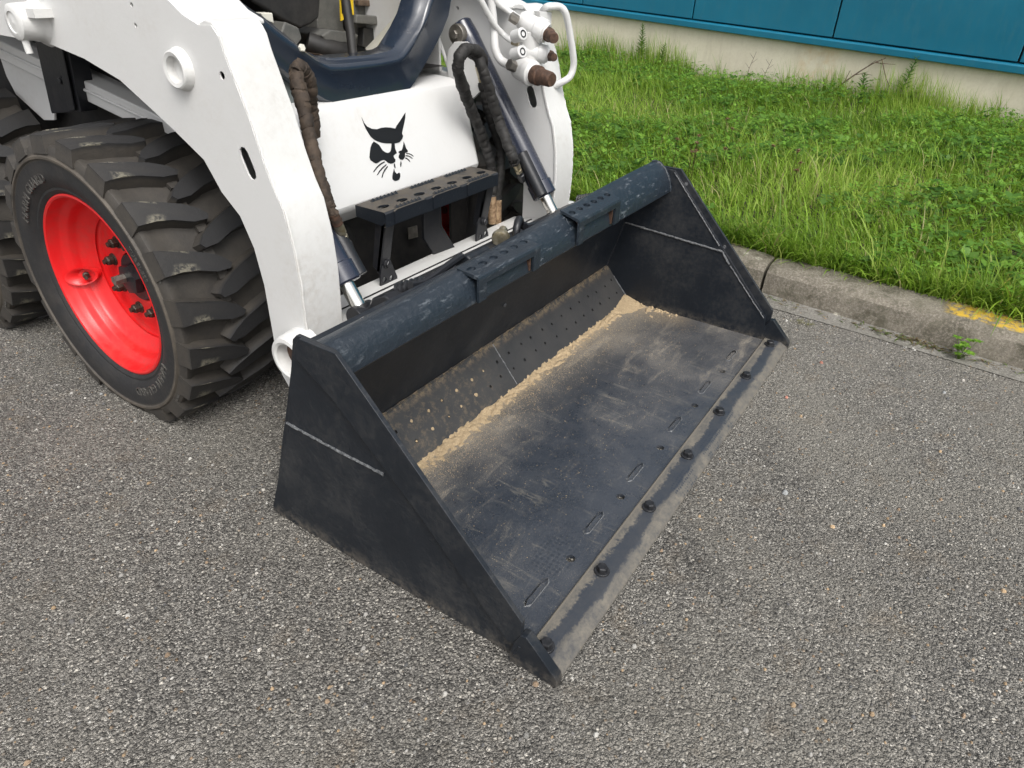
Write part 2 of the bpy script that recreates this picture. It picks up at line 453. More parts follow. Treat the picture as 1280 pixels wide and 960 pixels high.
def mk_attr(name, rough=.55, trans=.25, bump=False):
    n = NT(name)
    at = n.n("Attribute")
    at.attribute_name = "tint"
    n.set(at.outputs["Color"], rough, 0, None, None, .3)
    tr = n.n("BsdfTranslucent")
    n.put(tr.inputs["Color"], at.outputs["Color"])
    mx = n.n("MixShader")
    mx.inputs[0].default_value = trans
    n.t.links.new(n.b.outputs[0], mx.inputs[1])
    n.t.links.new(tr.outputs[0], mx.inputs[2])
    n.t.links.new(mx.outputs[0], n.t.nodes["Material Output"].inputs[0])
    return n.m
M['leaf'] = mk_attr('grass and leaf', .45, .5)
M['grain'] = mk_attr('loose grit', .9, 0.0)
M['soil'] = mk_simple('soil under the grass', (.020, .018, .010), (.060, .055, .028), 20, .95, 0, .9, .01)
M['twig'] = mk_simple('dry twig', (.07, .045, .03), (.16, .11, .08), 40, .8)

# ------------------------------------------------------------------ mesh helpers
class MB:
    def __init__(self):
        self.v = []
        self.f = []
    def add(self, verts, faces):
        o = len(self.v)
        self.v.extend([tuple(map(float, p)) for p in verts])
        self.f.extend([tuple(i + o for i in fc) for fc in faces])
        return self
    def box(self, x0, x1, y0, y1, z0, z1):
        vs_ = [(x, y, z) for x in (x0, x1) for y in (y0, y1) for z in (z0, z1)]
        return self.add(vs_, [(0, 1, 3, 2), (4, 6, 7, 5), (0, 4, 5, 1), (2, 3, 7, 6), (0, 2, 6, 4), (1, 5, 7, 3)])
    def prism(self, poly, axis, a, b):
        def P(p, t):
            return (t, p[0], p[1]) if axis == 0 else (p[0], t, p[1]) if axis == 1 else (p[0], p[1], t)
        n = len(poly)
        vs_ = [P(p, a) for p in poly] + [P(p, b) for p in poly]
        fs = [tuple(range(n)), tuple(range(2 * n - 1, n - 1, -1))]
        fs += [(i, i + n, (i + 1) % n + n, (i + 1) % n) for i in range(n)]
        return self.add(vs_, fs)
    def slab(self, pts3, nrm, t):
        """polygon of 3D points given thickness t along nrm"""
        nv = Vector(nrm).normalized() * t
        n = len(pts3)
        vs_ = [tuple(p) for p in pts3] + [tuple(Vector(p) + nv) for p in pts3]
        fs = [tuple(range(n)), tuple(range(2 * n - 1, n - 1, -1))]
        fs += [(i, i + n, (i + 1) % n + n, (i + 1) % n) for i in range(n)]
        return self.add(vs_, fs)
    def ring(self, c, u, w, r, n):
        return [tuple(Vector(c) + r * (math.cos(2 * math.pi * k / n) * u + math.sin(2 * math.pi * k / n) * w)) for k in range(n)]
    def lathe(self, p, d, prof, n=24, cap0=True, cap1=True):
        """prof: (distance along d, radius)"""
        d = Vector(d).normalized()
        u = d.orthogonal().normalized()
        w = d.cross(u)
        o = len(self.v)
        vs_, fs = [], []
        for a, r in prof:
            vs_ += self.ring(Vector(p) + d * a, u, w, r, n)
        for i in range(len(prof) - 1):
            for k in range(n):
                k2 = (k + 1) % n
                fs.append((i * n + k, i * n + k2, (i + 1) * n + k2, (i + 1) * n + k))
        if cap0: fs.append(tuple(range(n - 1, -1, -1)))
        if cap1: fs.append(tuple(range((len(prof) - 1) * n, len(prof) * n)))
        return self.add(vs_, fs)
    def cyl(self, p0, p1, r, n=20, r1=None):
        d = Vector(p1) - Vector(p0)
        return self.lathe(p0, d, [(0, r), (d.length, r if r1 is None else r1)], n)
    def tube(self, pts, r, n=10, caps=True):
        pts = [Vector(p) for p in pts]
        rad = r if isinstance(r, (list, tuple)) else [r] * len(pts)
        vs_, fs = [], []
        t0 = (pts[1] - pts[0]).normalized()
        u = t0.orthogonal().normalized()
        for i, p in enumerate(pts):
            t = (pts[min(i + 1, len(pts) - 1)] - pts[max(i - 1, 0)]).normalized()
            u = (u - t * u.dot(t)).normalized()
            w = t.cross(u)
            vs_ += self.ring(p, u, w, rad[i], n)
        for i in range(len(pts) - 1):
            for k in range(n):
                k2 = (k + 1) % n
                fs.append((i * n + k, i * n + k2, (i + 1) * n + k2, (i + 1) * n + k))
        if caps:
            fs.append(tuple(range(n - 1, -1, -1)))
            fs.append(tuple(range((len(pts) - 1) * n, len(pts) * n)))
        return self.add(vs_, fs)
    def hexhead(self, p, d, r, h, washer=0.0):
        d = Vector(d).normalized()
        if washer:
            self.lathe(p, d, [(0, r * washer), (h * .22, r * washer), (h * .28, r * washer * .93)], 20)
        return self.lathe(p, d, [(h * .1, r), (h * .85, r), (h, r * .86)], 6)
    def build(self, name, mat, parent=None, smooth=40, bevel=0.0, seg=2, origin=None):
        me = bpy.data.meshes.new(name)
        o = Vector((0, 0, 0))
        if origin is not None:
            o = Vector(origin)
        elif parent is not None:
            o = world_of(parent)
        me.from_pydata([(p[0] - o.x, p[1] - o.y, p[2] - o.z) for p in self.v], [], self.f)
        bm = bmesh.new()
        bm.from_mesh(me)
        bmesh.ops.recalc_face_normals(bm, faces=bm.faces)
        bm.to_mesh(me)
        bm.free()
        me.materials.append(M[mat])
        if smooth:
            me.polygons.foreach_set('use_smooth', [True] * len(me.polygons))
            me.set_sharp_from_angle(angle=R(smooth))
        ob = bpy.data.objects.new(name, me)
        COL.objects.link(ob)
        if parent is not None:
            ob.parent = parent
            ob.location = o - world_of(parent)
        else:
            ob.location = o
        if bevel:
            md = ob.modifiers.new('edge', 'BEVEL')
            md.width = bevel
            md.segments = seg
            md.limit_method = 'ANGLE'
            md.angle_limit = R(35)
            md.harden_normals = bool(smooth)
        return ob

def world_of(o):
    p = Vector(o.location)
    while o.parent is not None:
        o = o.parent
        p += Vector(o.location)
    return p

def thing(name, label, cat, loc=(0, 0, 0), group=None):
    o = bpy.data.objects.new(name, None)
    o.empty_display_size = .1
    COL.objects.link(o)
    o.location = loc
    return tag(o, label, cat, group)
def tag(o, label, cat, group=None):
    o['label'] = label
    o['category'] = cat
    if group: o['group'] = group
    return o
def kind(o, k):
    o['kind'] = k
    return o

def spline(pts, n=8):
    P = [Vector(p) for p in pts]
    P = [P[0] * 2 - P[1]] + P + [P[-1] * 2 - P[-2]]
    out = []
    for i in range(1, len(P) - 2):
        for k in range(n):
            t = k / n
            a, b, c, d = P[i - 1:i + 3]
            out.append(.5 * ((2 * b) + (c - a) * t + (2 * a - 5 * b + 4 * c - d) * t * t + (3 * b - a - 3 * c + d) * t ** 3))
    out.append(P[-2])
    return out

def rrect_ray(x0, x1, y0, y1, cx, cy, a):
    dx, dy = math.cos(a), math.sin(a)
    t = 1e9
    if dx > 1e-9: t = min(t, (x1 - cx) / dx)
    if dx < -1e-9: t = min(t, (x0 - cx) / dx)
    if dy > 1e-9: t = min(t, (y1 - cy) / dy)
    if dy < -1e-9: t = min(t, (y0 - cy) / dy)
    return cx + dx * t, cy + dy * t

def hole_cell(mb, T, x0, x1, y0, y1, cx, cy, shape, depth):
    """a rectangle of plate with a star-shaped hole; T maps (u,v,w) to 3D, w downwards"""
    corners = [math.atan2(yy - cy, xx - cx) % (2 * math.pi) for xx, yy in ((x0, y0), (x1, y0), (x1, y1), (x0, y1))]
    angs = sorted(set([round(2 * math.pi * k / 20, 5) for k in range(20)] + [round(a, 5) for a in corners]))
    n = len(angs)
    outer = [rrect_ray(x0, x1, y0, y1, cx, cy, a) for a in angs]
    inner = [shape(a) for a in angs]
    inner = [(cx + p[0], cy + p[1]) for p in inner]
    vs_ = [T(*p, 0) for p in outer] + [T(*p, 0) for p in inner] + [T(*p, depth) for p in inner]
    fs = []
    for k in range(n):
        k2 = (k + 1) % n
        fs.append((k, k2, n + k2, n + k))
        fs.append((n + k, n + k2, 2 * n + k2, 2 * n + k))
    mb.add(vs_, fs)
def circ(r):
    return lambda a: (r * math.cos(a), r * math.sin(a))
def stad(hl, r):
    def f(a):
        c, s = math.cos(a), math.sin(a)
        if abs(s) > 1e-6 and abs(c / s) * r <= hl - r:
            return (r * c / abs(s), r * (1 if s > 0 else -1))
        e = (hl - r) * (1 if c > 0 else -1)
        bq = c * e
        t = bq + math.sqrt(max(0, bq * bq - e * e + r * r))
        return (t * c, t * s)
    return f

# ================================================================== SETTING
# asphalt yard: fine grid near the camera, one sheet out to the horizon
mb = MB()
mb.add([(-90, -90, 0), (90, -90, 0), (90, 90, 0), (-90, 90, 0)], [(0, 1, 2, 3)])
kind(mb.build('asphalt_road', 'asphalt', smooth=0), 'structure')

KS = .09                                   # kerb line: x = 1.935 + KS*y
def kx(y, off=0.0): return 1.935 + KS * y + off
kerb = MB()
kerb.add([(kx(-9, .005), -9, .002), (kx(-9, .17), -9, .002), (kx(12, .17), 12, .002), (kx(12, .005), 12, .002)], [(0, 1, 2, 3)])
kerb = kind(kerb.build('kerb', 'kerb', smooth=0), 'structure')
def kerb_stone(y0, y1, dz=0.0, dx=0.0):
    m = MB()
    g = .006
    n = 14
    secs = [(0, .0), (.004, .055), (.012, .090), (.034, .110), (.07, .114), (.165, .116), (.168, .0)]
    vs_, fs = [], []
    for i in range(n + 1):
        y = y0 + g + (y1 - y0 - 2 * g) * i / n
        e = .006 if i in (0, n) else 0.0
        for j, (a, z) in enumerate(secs):
            ja = random.uniform(-.0025, .0025) if z > .03 else 0
            vs_.append((kx(y, a + dx + ja + (e if j < 4 else 0)), y, max(.001, z + dz + random.uniform(-.002, .002) - (e if z > .1 else 0))))
    q = len(secs)
    for i in range(n):
        for j in range(q - 1):
            fs.append((i * q + j, i * q + j + 1, (i + 1) * q + j + 1, (i + 1) * q + j))
    fs.append(tuple(range(q)))
    fs.append(tuple(range((n + 1) * q - 1, n * q - 1, -1)))
    m.add(vs_, fs)
    return m.build('kerb_stone', 'kerb', kerb, 35)
for k in range(-6, 9):
    kerb_stone(.215 + (k - 1) * 1.0, .215 + k * 1.0, random.uniform(-.003, .004) + (.012 if k == 2 else 0), random.uniform(-.003, .003))

gut = MB()
n = 60
vs_, fs = [], []
for i in range(n + 1):
    y = -8 + 18 * i / n
    wdt = .085 + .02 * math.sin(y * 2.3) + random.uniform(-.008, .008)
    vs_ += [(kx(y, .004), y, .014), (kx(y, -.03), y, .006 + random.uniform(0, .003)), (kx(y, -wdt), y, .003)]
for i in range(n):
    for j in range(2):
        fs.append((i * 3 + j, i * 3 + j + 1, i * 3 + 4 + j, i * 3 + 3 + j))
gut.add(vs_, fs)
kind(gut.build('gutter', 'gutter'), 'structure')

# grass bank
WX0, WS = 6.255, .2044                       # wall line: x = WX0 + WS*y
def wx(y): return WX0 + WS * y
def gz(x, y):
    t = min(1, max(0, (x - kx(y, .16)) / (wx(y) - kx(y, .16))))
    return .105 + .045 * t + .018 * math.sin(x * 3.1 + y * 1.7) * t + .012 * math.sin(y * 4.3 - x * 2.1) * min(1, t * 4)
ver = MB()
nx, ny = 40, 70
vs_, fs = [], []
for j in range(ny + 1):
    y = -9 + 20 * j / ny
    for i in range(nx + 1):
        t = i / nx
        x = kx(y, .15) + (wx(y) + .12 - kx(y, .15)) * t
        vs_.append((x, y, gz(x, y) - .012))
for j in range(ny):
    for i in range(nx):
        a = j * (nx + 1) + i
        fs.append((a, a + 1, a + nx + 2, a + nx + 1))
ver.add(vs_, fs)
kind(ver.build('grass_bank', 'soil'), 'structure')

# building
bld = thing('building', 'petrol blue panelled building on a cream plinth behind the grass', 'building', (wx(1), 1, 0))
YA, YB = -9.0, 16.0
def wz(y): return .487 + .031 * (y + .45)     # underside of the drip rail
m = MB()
ys = [YA + (YB - YA) * i / 50 for i in range(51)]
vs_ = []
for y in ys:
    vs_ += [(wx(y), y, -.1), (wx(y), y, wz(y) + .01), (wx(y) + .25, y, wz(y) + .01), (wx(y) + .25, y, -.1)]
fs = [(i * 4 + j, i * 4 + (j + 1) % 4, i * 4 + 4 + (j + 1) % 4, i * 4 + 4 + j) for i in range(50) for j in range(4)]
m.add(vs_, fs + [(0, 1, 2, 3), (203, 202, 201, 200)])
m.build('plinth', 'plinth', bld, 30)
m = MB()
sec = [(-.045, 0.0), (-.05, .004), (-.05, .050), (-.038, .060), (.02, .070), (.02, 0.0)]
vs_ = []
for y in (YA, YB):
    vs_ += [(wx(y) + a, y, wz(y) + b) for a, b in sec]
m.add(vs_, [(j, (j + 1) % 6, 6 + (j + 1) % 6, 6 + j) for j in range(6)] + [(0, 1, 2, 3, 4, 5), (11, 10, 9, 8, 7, 6)])
m.build('drip_rail', 'panel', bld, 30, .002)
seams = [-.38 + 1.42 * k for k in range(-6, 12)]
for a, b in zip(seams[:-1], seams[1:]):
    m = MB()
    a2, b2 = a + .007, b - .007
    m.add([(wx(a2) - .022, a2, wz(a2) + .076), (wx(b2) - .022, b2, wz(b2) + .076), (wx(b2) - .022, b2, 3.6), (wx(a2) - .022, a2, 3.6),
           (wx(a2) + .02, a2, wz(a2) + .076), (wx(b2) + .02, b2, wz(b2) + .076), (wx(b2) + .02, b2, 3.6), (wx(a2) + .02, a2, 3.6)],
          [(0, 1, 2, 3), (7, 6, 5, 4), (0, 4, 5, 1), (1, 5, 6, 2), (2, 6, 7, 3), (3, 7, 4, 0)])
    m.build('cladding_panel', 'panel', bld, 30, .006)
m = MB()
vs_ = []
for y in (YA, YB):
    vs_ += [(wx(y) + .022, y, wz(y) + .012), (wx(y) + .022, y, 3.58), (wx(y) + .26, y, 3.58), (wx(y) + .26, y, wz(y) + .012)]
m.add(vs_, [(j, (j + 1) % 4, 4 + (j + 1) % 4, 4 + j) for j in range(4)] + [(0, 1, 2, 3), (7, 6, 5, 4)])
m.build('backing_wall', 'label_black', bld, 0)

# ================================================================== BUCKET
W = 1.57
bucket = thing('loader_bucket', 'dark blue grey steel bucket lying on the asphalt in front of the white loader', 'bucket', (W / 2, .4, 0))
# floor with bolt holes and plug-weld slots
m = MB()
FZ = .012
T = lambda u, v, w: (u, v, FZ - w)
holes = [.272, .519, .761, 1.014, 1.258]
slots = [.15, .40, .625, .887, 1.13, 1.375]
feats = sorted([(x, 0) for x in holes] + [(x, 1) for x in slots])
xs = [.012] + [(a[0] + b[0]) / 2 for a, b in zip(feats[:-1], feats[1:])] + [1.558]
for i, (x, kd) in enumerate(feats):
    hole_cell(m, T, xs[i], xs[i + 1], .10, .17, x, .128 if kd == 0 else .139, circ(.0105) if kd == 0 else stad(.045, .0075), .009 if kd == 0 else .004)
m.add([T(.012, .06, 0), T(1.558, .06, 0), T(1.558, .10, 0), T(.012, .10, 0), T(.012, .17, 0), T(1.558, .17, 0), T(1.558, .62, 0), T(.012, .62, 0)], [(0, 1, 2, 3), (4, 5, 6, 7)])
m.add([(.012, .06, .002), (1.558, .06, .002), (1.558, .105, .002), (.012, .105, .002), (.012, .165, .002), (1.558, .165, .002), (1.558, .62, .002), (.012, .62, .002)], [(0, 1, 2, 3), (4, 5, 6, 7)])
m.build('floor_plate', 'floor', bucket, 0)
for x in slots:
    s = MB()
    st = stad(.043, .0060)
    s.add([(x + st(2 * math.pi * k / 28)[0], .139 + st(2 * math.pi * k / 28)[1], FZ - .0035 + .0012 * random.random()) for k in range(28)], [tuple(range(28))])
    s.build('slot_floor', 'floor', bucket, 60)
    s = MB()
    st2 = stad(.0465, .0088)
    st3 = stad(.045, .0075)
    for k in range(28):
        a, b = 2 * math.pi * k / 28, 2 * math.pi * (k + 1) / 28
        q = [st2(a), st2(b), st3(b), st3(a)]
        s.add([(x + p[0], .139 + p[1], FZ + h) for p, h in zip(q, (.0003, .0003, .0016, .0016))], [(0, 1, 2, 3)])
    s.build('plug_weld', 'weld', bucket, 60)
# cutting edge and its bolts
m = MB()
m.prism([(0, .001), (0, .006), (.004, .010), (.024, .0205), (.028, .021), (.078, .021), (.081, .019), (.081, .0135), (.078, .001)], 0, .002, 1.568)
ce = m.build('cutting_edge', 'edge', bucket, 25, .0012)
bolt_x = [.044, .271, .513, .758, 1.006, 1.254, 1.514]
b0 = None
for x in bolt_x:
    if b0 is None:
        h = MB().hexhead((x, .052, .021), (0, 0, 1), .0125, .016, 1.35)
        b0 = h.build('edge_bolt', 'bolt', ce, 30, .001, origin=(x, .052, .021))
    else:
        c = b0.copy()
        COL.objects.link(c)
        c.parent = ce
        c.location = Vector((x, .052, .021)) - world_of(ce)
        c.rotation_euler.z = random.uniform(0, 1)
# perforated wear plates on the chamfer
A = Vector((0, .612, .0125))
B = Vector((0, .711, .128))
dv = (B - A).normalized()
nn = Vector((0, -dv.z, dv.y))
LEN = (B - A).length
def TW(u, v, w):
    p = A + dv * v + nn * (.007 - w)
    return (u, p.y, p.z)
plug_spots = []
for (x0, x1) in ((.015, .786), (.789, 1.555)):
    m = MB()
    cnt = 12
    for row, (v0, v1, off) in enumerate(((.028, .072, .25), (.072, .120, .75))):
        pitch = (x1 - x0) / cnt
        for k in range(cnt):
            u0, u1 = x0 + k * pitch, x0 + (k + 1) * pitch
            cx = u0 + pitch * (.5 + (off - .5) * .5) + random.uniform(-.006, .006)
            cy = (v0 + v1) / 2 + random.uniform(-.004, .004)
            rr = random.choice([.0042, .0048, .0055])
            hole_cell(m, TW, u0, u1, v0, v1, cx, cy, circ(rr), .007)
            if row == 0 and .3 < cx < .62 or row == 1 and .33 < cx < .7: plug_spots.append((cx, cy, rr))
    for v0, v1 in ((0, .028), (.120, LEN - .002)):
        m.add([TW(x0, v0, 0), TW(x1, v0, 0), TW(x1, v1, 0), TW(x0, v1, 0)], [(0, 1, 2, 3)])
    for q in ((x0, x1),):
        m.add([TW(x0, 0, 0), TW(x1, 0, 0), TW(x1, 0, .007), TW(x0, 0, .007)], [(0, 1, 2, 3)])
        m.add([TW(x0, LEN - .002, 0), TW(x1, LEN - .002, 0), TW(x1, LEN - .002, .007), TW(x0, LEN - .002, .007)], [(0, 1, 2, 3)])
        m.add([TW(x0, 0, 0), TW(x0, LEN - .002, 0), TW(x0, LEN - .002, .007), TW(x0, 0, .007)], [(0, 1, 2, 3)])
        m.add([TW(x1, 0, 0), TW(x1, LEN - .002, 0), TW(x1, LEN - .002, .007), TW(x1, 0, .007)], [(0, 1, 2, 3)])
    m.build('perforated_plate', 'wear', bucket, 0)
m = MB()
m.prism([(.711, .128), (.684, .222), (.658, .313), (.60, .49), (.612, .495), (.672, .318), (.70, .24), (.776, .010), (.765, .002), (.62, .002), (.612, .0105)], 0, .010, 1.560)
m.build('back_plate', 'bucket', bucket, 30, .001)
roll = [(.605, .485), (.603, .515), (.596, .532), (.584, .5415), (.567, .545), (.551, .540), (.535, .527), (.521, .508), (.511, .488), (.506, .470), (.505, .453), (.512, .446), (.56, .430), (.622, .415)]
roll_near = [(.602, .455), (.600, .482), (.588, .500), (.572, .511), (.556, .5165), (.541, .5175), (.527, .512), (.516, .500), (.508, .484), (.504, .470), (.503, .458), (.510, .450), (.56, .432), (.622, .415)]
m = MB()
q = len(roll)
NS = 24
rv, rf = [], []
for i in range(NS + 1):
    t = i / NS
    f = t * t * (3 - 2 * t)
    rv += [(.012 + 1.545 * t, a[0] + (b[0] - a[0]) * f, a[1] + (b[1] - a[1]) * f) for a, b in zip(roll_near, roll)]
for i in range(NS):
    rf += [(i * q + j, i * q + (j + 1) % q, (i + 1) * q + (j + 1) % q, (i + 1) * q + j) for j in range(q)]
m.add(rv, rf + [tuple(range(q)), tuple(range((NS + 1) * q - 1, NS * q - 1, -1))])
m.build('top_roll', 'roll', bucket, 32)
# small hole bolt in the back plate
MB().hexhead((.80, .672, .262), (0, -1, -.3), .006, .004).build('plate_bolt', 'weld', bucket, 30)
def bead(pts, r=.004, step=.007):
    P = []
    for a, b in zip(pts[:-1], pts[1:]):
        a, b = Vector(a), Vector(b)
        k = max(2, int((b - a).length / step))
        P += [a.lerp(b, i / k) for i in range(k)]
    P.append(Vector(pts[-1]))
    P = [p + Vector([random.uniform(-.0008, .0008) for _ in range(3)]) for p in P]
    return MB().tube(P, [r * random.uniform(.7, 1.15) for _ in P], 7)
bead([TW(.7875, .004, .001), TW(.7875, LEN - .006, .001)], .0022, .006).build('weld_seam', 'weld', bucket)
bead([TW(.02, LEN, .002), TW(1.55, LEN, .002)], .0045, .012).build('weld_seam', 'wear', bucket)
STRIP = [(.588, .512), (.574, .530), (.482, .531), (.078, .121), (.079, .064), (.106, .048), (.139, .078), (.32, .262), (.506, .428), (.596, .487)]
PLATE = [(.604, .515), (.592, .527), (.499, .525), (.097, .098), (.088, .062), (.090, .003), (.768, .003), (.776, .012), (.661, .303)]
CUT = [(.105, .002), (.092, .060), (.079, .089), (.066, .092), (.001, .027), (-.002, .018), (-.002, .002)]
for side in (0, 1):
    s = (lambda x: x) if side == 0 else (lambda x: W - x)
    m = MB().prism(PLATE, 0, *sorted((s(.004), s(.0135))))
    sp = m.build('side_plate', 'bucket', bucket, 30, .001)
    m = MB().prism(STRIP, 0, *sorted((s(-.006), s(.0042))))
    m.build('edge_strip', 'bucket', sp, 30, .0012)
    m = MB().prism(CUT, 0, *sorted((s(-.009), s(.0125))))
    m.build('side_cutter', 'bucket', sp, 30, .002)
    if side == 0:
        bead([(.003, .663, .303), (.003, .6, .300), (.003, .489, .297), (.003, .40, .297)], .0032).build('weld_seam', 'weld', sp)
        bead([(-.008, .079, .058), (-.008, .100, .004)], .003).build('weld_seam', 'bucket', sp)
    else:
        bead([(s(.015), .654, .312), (s(.015), .50, .302), (s(.015), .287, .289)], .0038).build('weld_seam', 'weld', sp)
        bead([(s(.0145), .287, .289), (s(.0145), .255, .250)], .0035).build('weld_seam', 'weld', sp)
        bead([(s(.0145), .250, .246), (s(.0145), .10, .092)], .0022).build('weld_seam', 'weld', sp)
        bead([(s(.0145), .50, .520), (s(.0145), .300, .305)], .0022).build('weld_seam', 'weld', sp)
        bead([(s(.014), .606, .02), (s(.014), .711, .13), (s(.014), .66, .31)], .0045).build('weld_seam', 'bucket', sp)
        bead([(s(.016), y, z) for y, z in roll[3:11]], .005).build('weld_seam', 'roll', sp)
        for yy, zz in ((.455, .487), (.285, .303)):
            MB().cyl((s(.0040), yy, zz), (s(.0055), yy, zz), .006, 14).build('bolt_hole', 'weld', sp)
# weld where back plate meets the floor side, near corner
# step pads on the roll
def step_pad(x0, x1, zb, zf):
    m = MB()
    y0, y1 = .500, .556
    sl = (zb - zf) / (y1 - y0)
    def TT(u, v, w): return (u, v, zf + sl * (v - y0) - w)
    k = 6
    pw = (x1 - x0) / k
    for i in range(k):
        sh = lambda a: (.0135 * math.cos(a), .0085 * math.sin(a))
        hole_cell(m, TT, x0 + i * pw, x0 + (i + 1) * pw, y0, y1, x0 + (i + .5) * pw, .531, sh, .006)
    zl = .459
    z1 = zf - .008
    # rounded nose, then a front flange with a window between two end tabs
    m.add([TT(x0, y0, 0), TT(x1, y0, 0), (x1, y0 - .004, zf - .003), (x0, y0 - .004, zf - .003), (x1, y0 - .006, z1), (x0, y0 - .006, z1)], [(0, 1, 2, 3), (3, 2, 4, 5)])
    w0, w1, wt = x0 + .030, x1 - .030, zf - .022
    yf, yb = y0 - .006, y0
    for (a, b, c, d) in ((x0, w0, zl, z1), (w1, x1, zl, z1), (w0, w1, wt, z1)):
        m.add([(a, yf, c), (b, yf, c), (b, yf, d), (a, yf, d), (a, yb, c), (b, yb, c), (b, yb, d), (a, yb, d)],
              [(0, 1, 2, 3), (7, 6, 5, 4), (0, 4, 5, 1), (0, 3, 7, 4), (1, 5, 6, 2)])
    m.add([TT(x0, y1, 0), TT(x1, y1, 0), TT(x1, y1, .006), TT(x0, y1, .006), (x0, yb, z1), (x1, yb, z1)], [(0, 1, 2, 3), (3, 2, 5, 4)])
    for x in (x0, x1):
        m.add([TT(x, y0, 0), (x, y0 - .004, zf - .003), (x, yf, z1), (x, yb, z1), TT(x, y1, .006), TT(x, y1, 0)], [(0, 1, 2, 3, 4, 5)])
    return m
for x0, x1, zb, zf in ((.430, .688, .527, .521), (.885, 1.135, .545, .531)):
    pad = step_pad(x0, x1, zb, zf).build('step_pad', 'roll', bucket, 30)
    for xx in (x0 + .034, x1 - .038):
        MB().prism([(.5005, zf - .010), (.5005, .462), (.522, .466), (.54, zf - .008)], 0, xx, xx + .005).build('gusset', 'rust', pad, 30)
    bead([(x0 - .002, .508, .468), (x0 - .002, .516, .49), (x0 - .002, .535, zf - .004)], .003).build('weld_seam', 'roll', pad)

# sand left in the bucket
def fbm(x, y, s=1.0):
    return (math.sin(x * 13.1 * s + 1.3 * math.sin(y * 9.7 * s)) + .6 * math.sin(x * 31.7 * s + y * 23.3 * s + 2.1) + .4 * math.sin(x * 71.3 * s - y * 57.1 * s + .7) + .3 * math.sin(x * 151 * s + y * 133 * s)) / 2.3
m = MB()
NX, NY = 460, 100
H = {}
WN = rng.normal(0, 1, (NX + 1, NY + 1))
for _k in range(3):      # smooth the grain noise a little
    WN = (WN + np.roll(WN, 1, 0) + np.roll(WN, -1, 0) + np.roll(WN, 1, 1) + np.roll(WN, -1, 1)) / 5 * 1.75
for i in range(NX + 1):
    x = .02 + 1.533 * i / NX
    for j in range(NY + 1):
        y = .36 + .29 * j / NY
        w = .030 + .010 * fbm(x, .2) + .012 * max(0, fbm(x * .5, 5.0)) + .006 * WN[i, j]
        if x < .30: w *= .25 + .75 * x / .30
        dr = 1.556 - x
        wr = .030 + .012 * fbm(.3, y * 1.4) + .012 * WN[i, j] - .14 * max(0, .55 - y)
        corner = max(0, 1 - math.hypot(dr / .17, (.615 - y) / .10))
        a = (y - (.612 - w)) * .22
        b = (wr - dr) * .22 if y > .40 else -1
        h = max(a, b, corner * .030 - .005) + .00035 * WN[i, j]
        H[i, j] = (x, y, min(h, .010 + .014 * corner))
idx = {}
vs_, fs = [], []
def vid(i, j):
    if (i, j) not in idx:
        x, y, h = H[i, j]
        idx[i, j] = len(vs_)
        vs_.append((x, y, FZ + max(h, -.001)))
    return idx[i, j]
for i in range(NX):
    for j in range(NY):
        q = [(i, j), (i + 1, j), (i + 1, j + 1), (i, j + 1)]
        if max(H[k][2] for k in q) > 0.0004:
            fs.append(tuple(vid(*k) for k in q))
m.add(vs_, fs)
for cx, cy, rr in plug_spots:
    k = 9
    o = len(m.v)
    rr *= random.uniform(.6, 1.35)
    m.add([TW(cx, cy, -.0012)] + [TW(cx + rr * random.uniform(.7, 1.15) * math.cos(2 * math.pi * t / k), cy + rr * random.uniform(.7, 1.1) * math.sin(2 * math.pi * t / k), -.0004) for t in range(k)],
          [(0, 1 + t, 1 + (t + 1) % k) for t in range(k)])
# loose grains and a few wiped streaks
def grain(mb, x, y, z, s):
    p = [(x + s * random.uniform(.6, 1.2) * a, y + s * random.uniform(.6, 1.2) * b, z) for a, b in ((-1, -.6), (1, -.7), (.1, 1))] + [(x + .2 * s, y, z + s * random.uniform(.7, 1.3))]
    mb.add(p, [(0, 1, 3), (1, 2, 3), (2, 0, 3)])
for _ in range(9000):
    x = random.uniform(.05, 1.54)
    y = .59 - abs(random.gauss(0, .045)) if random.random() < .8 else random.uniform(.2, .6)
    if x > 1.2 and random.random() < .3: y = random.uniform(.3, .58)
    grain(m, x, y, FZ, random.choice([.0006, .0007, .0008, .001, .0014]))
for _ in range(24):
    cx, cy = random.uniform(.35, 1.5), random.gauss(.47, .05)
    k = random.randint(6, 30)
    for _j in range(k):
        grain(m, cx + random.gauss(0, .016), cy + random.gauss(0, .006), FZ, random.choice([.0006, .0008, .0012]))
sand = kind(m.build('sand', 'sand', None, 60), 'stuff')
sand['label'] = 'beige sand left along the back of the bucket floor'

# ================================================================== LOADER
loader = thing('skid_steer_loader', 'white skid steer loader with red wheels and a navy cab frame, standing behind the bucket', 'loader', (W / 2, 1.9, 0))
XC = W / 2
def mx(x): return W - x

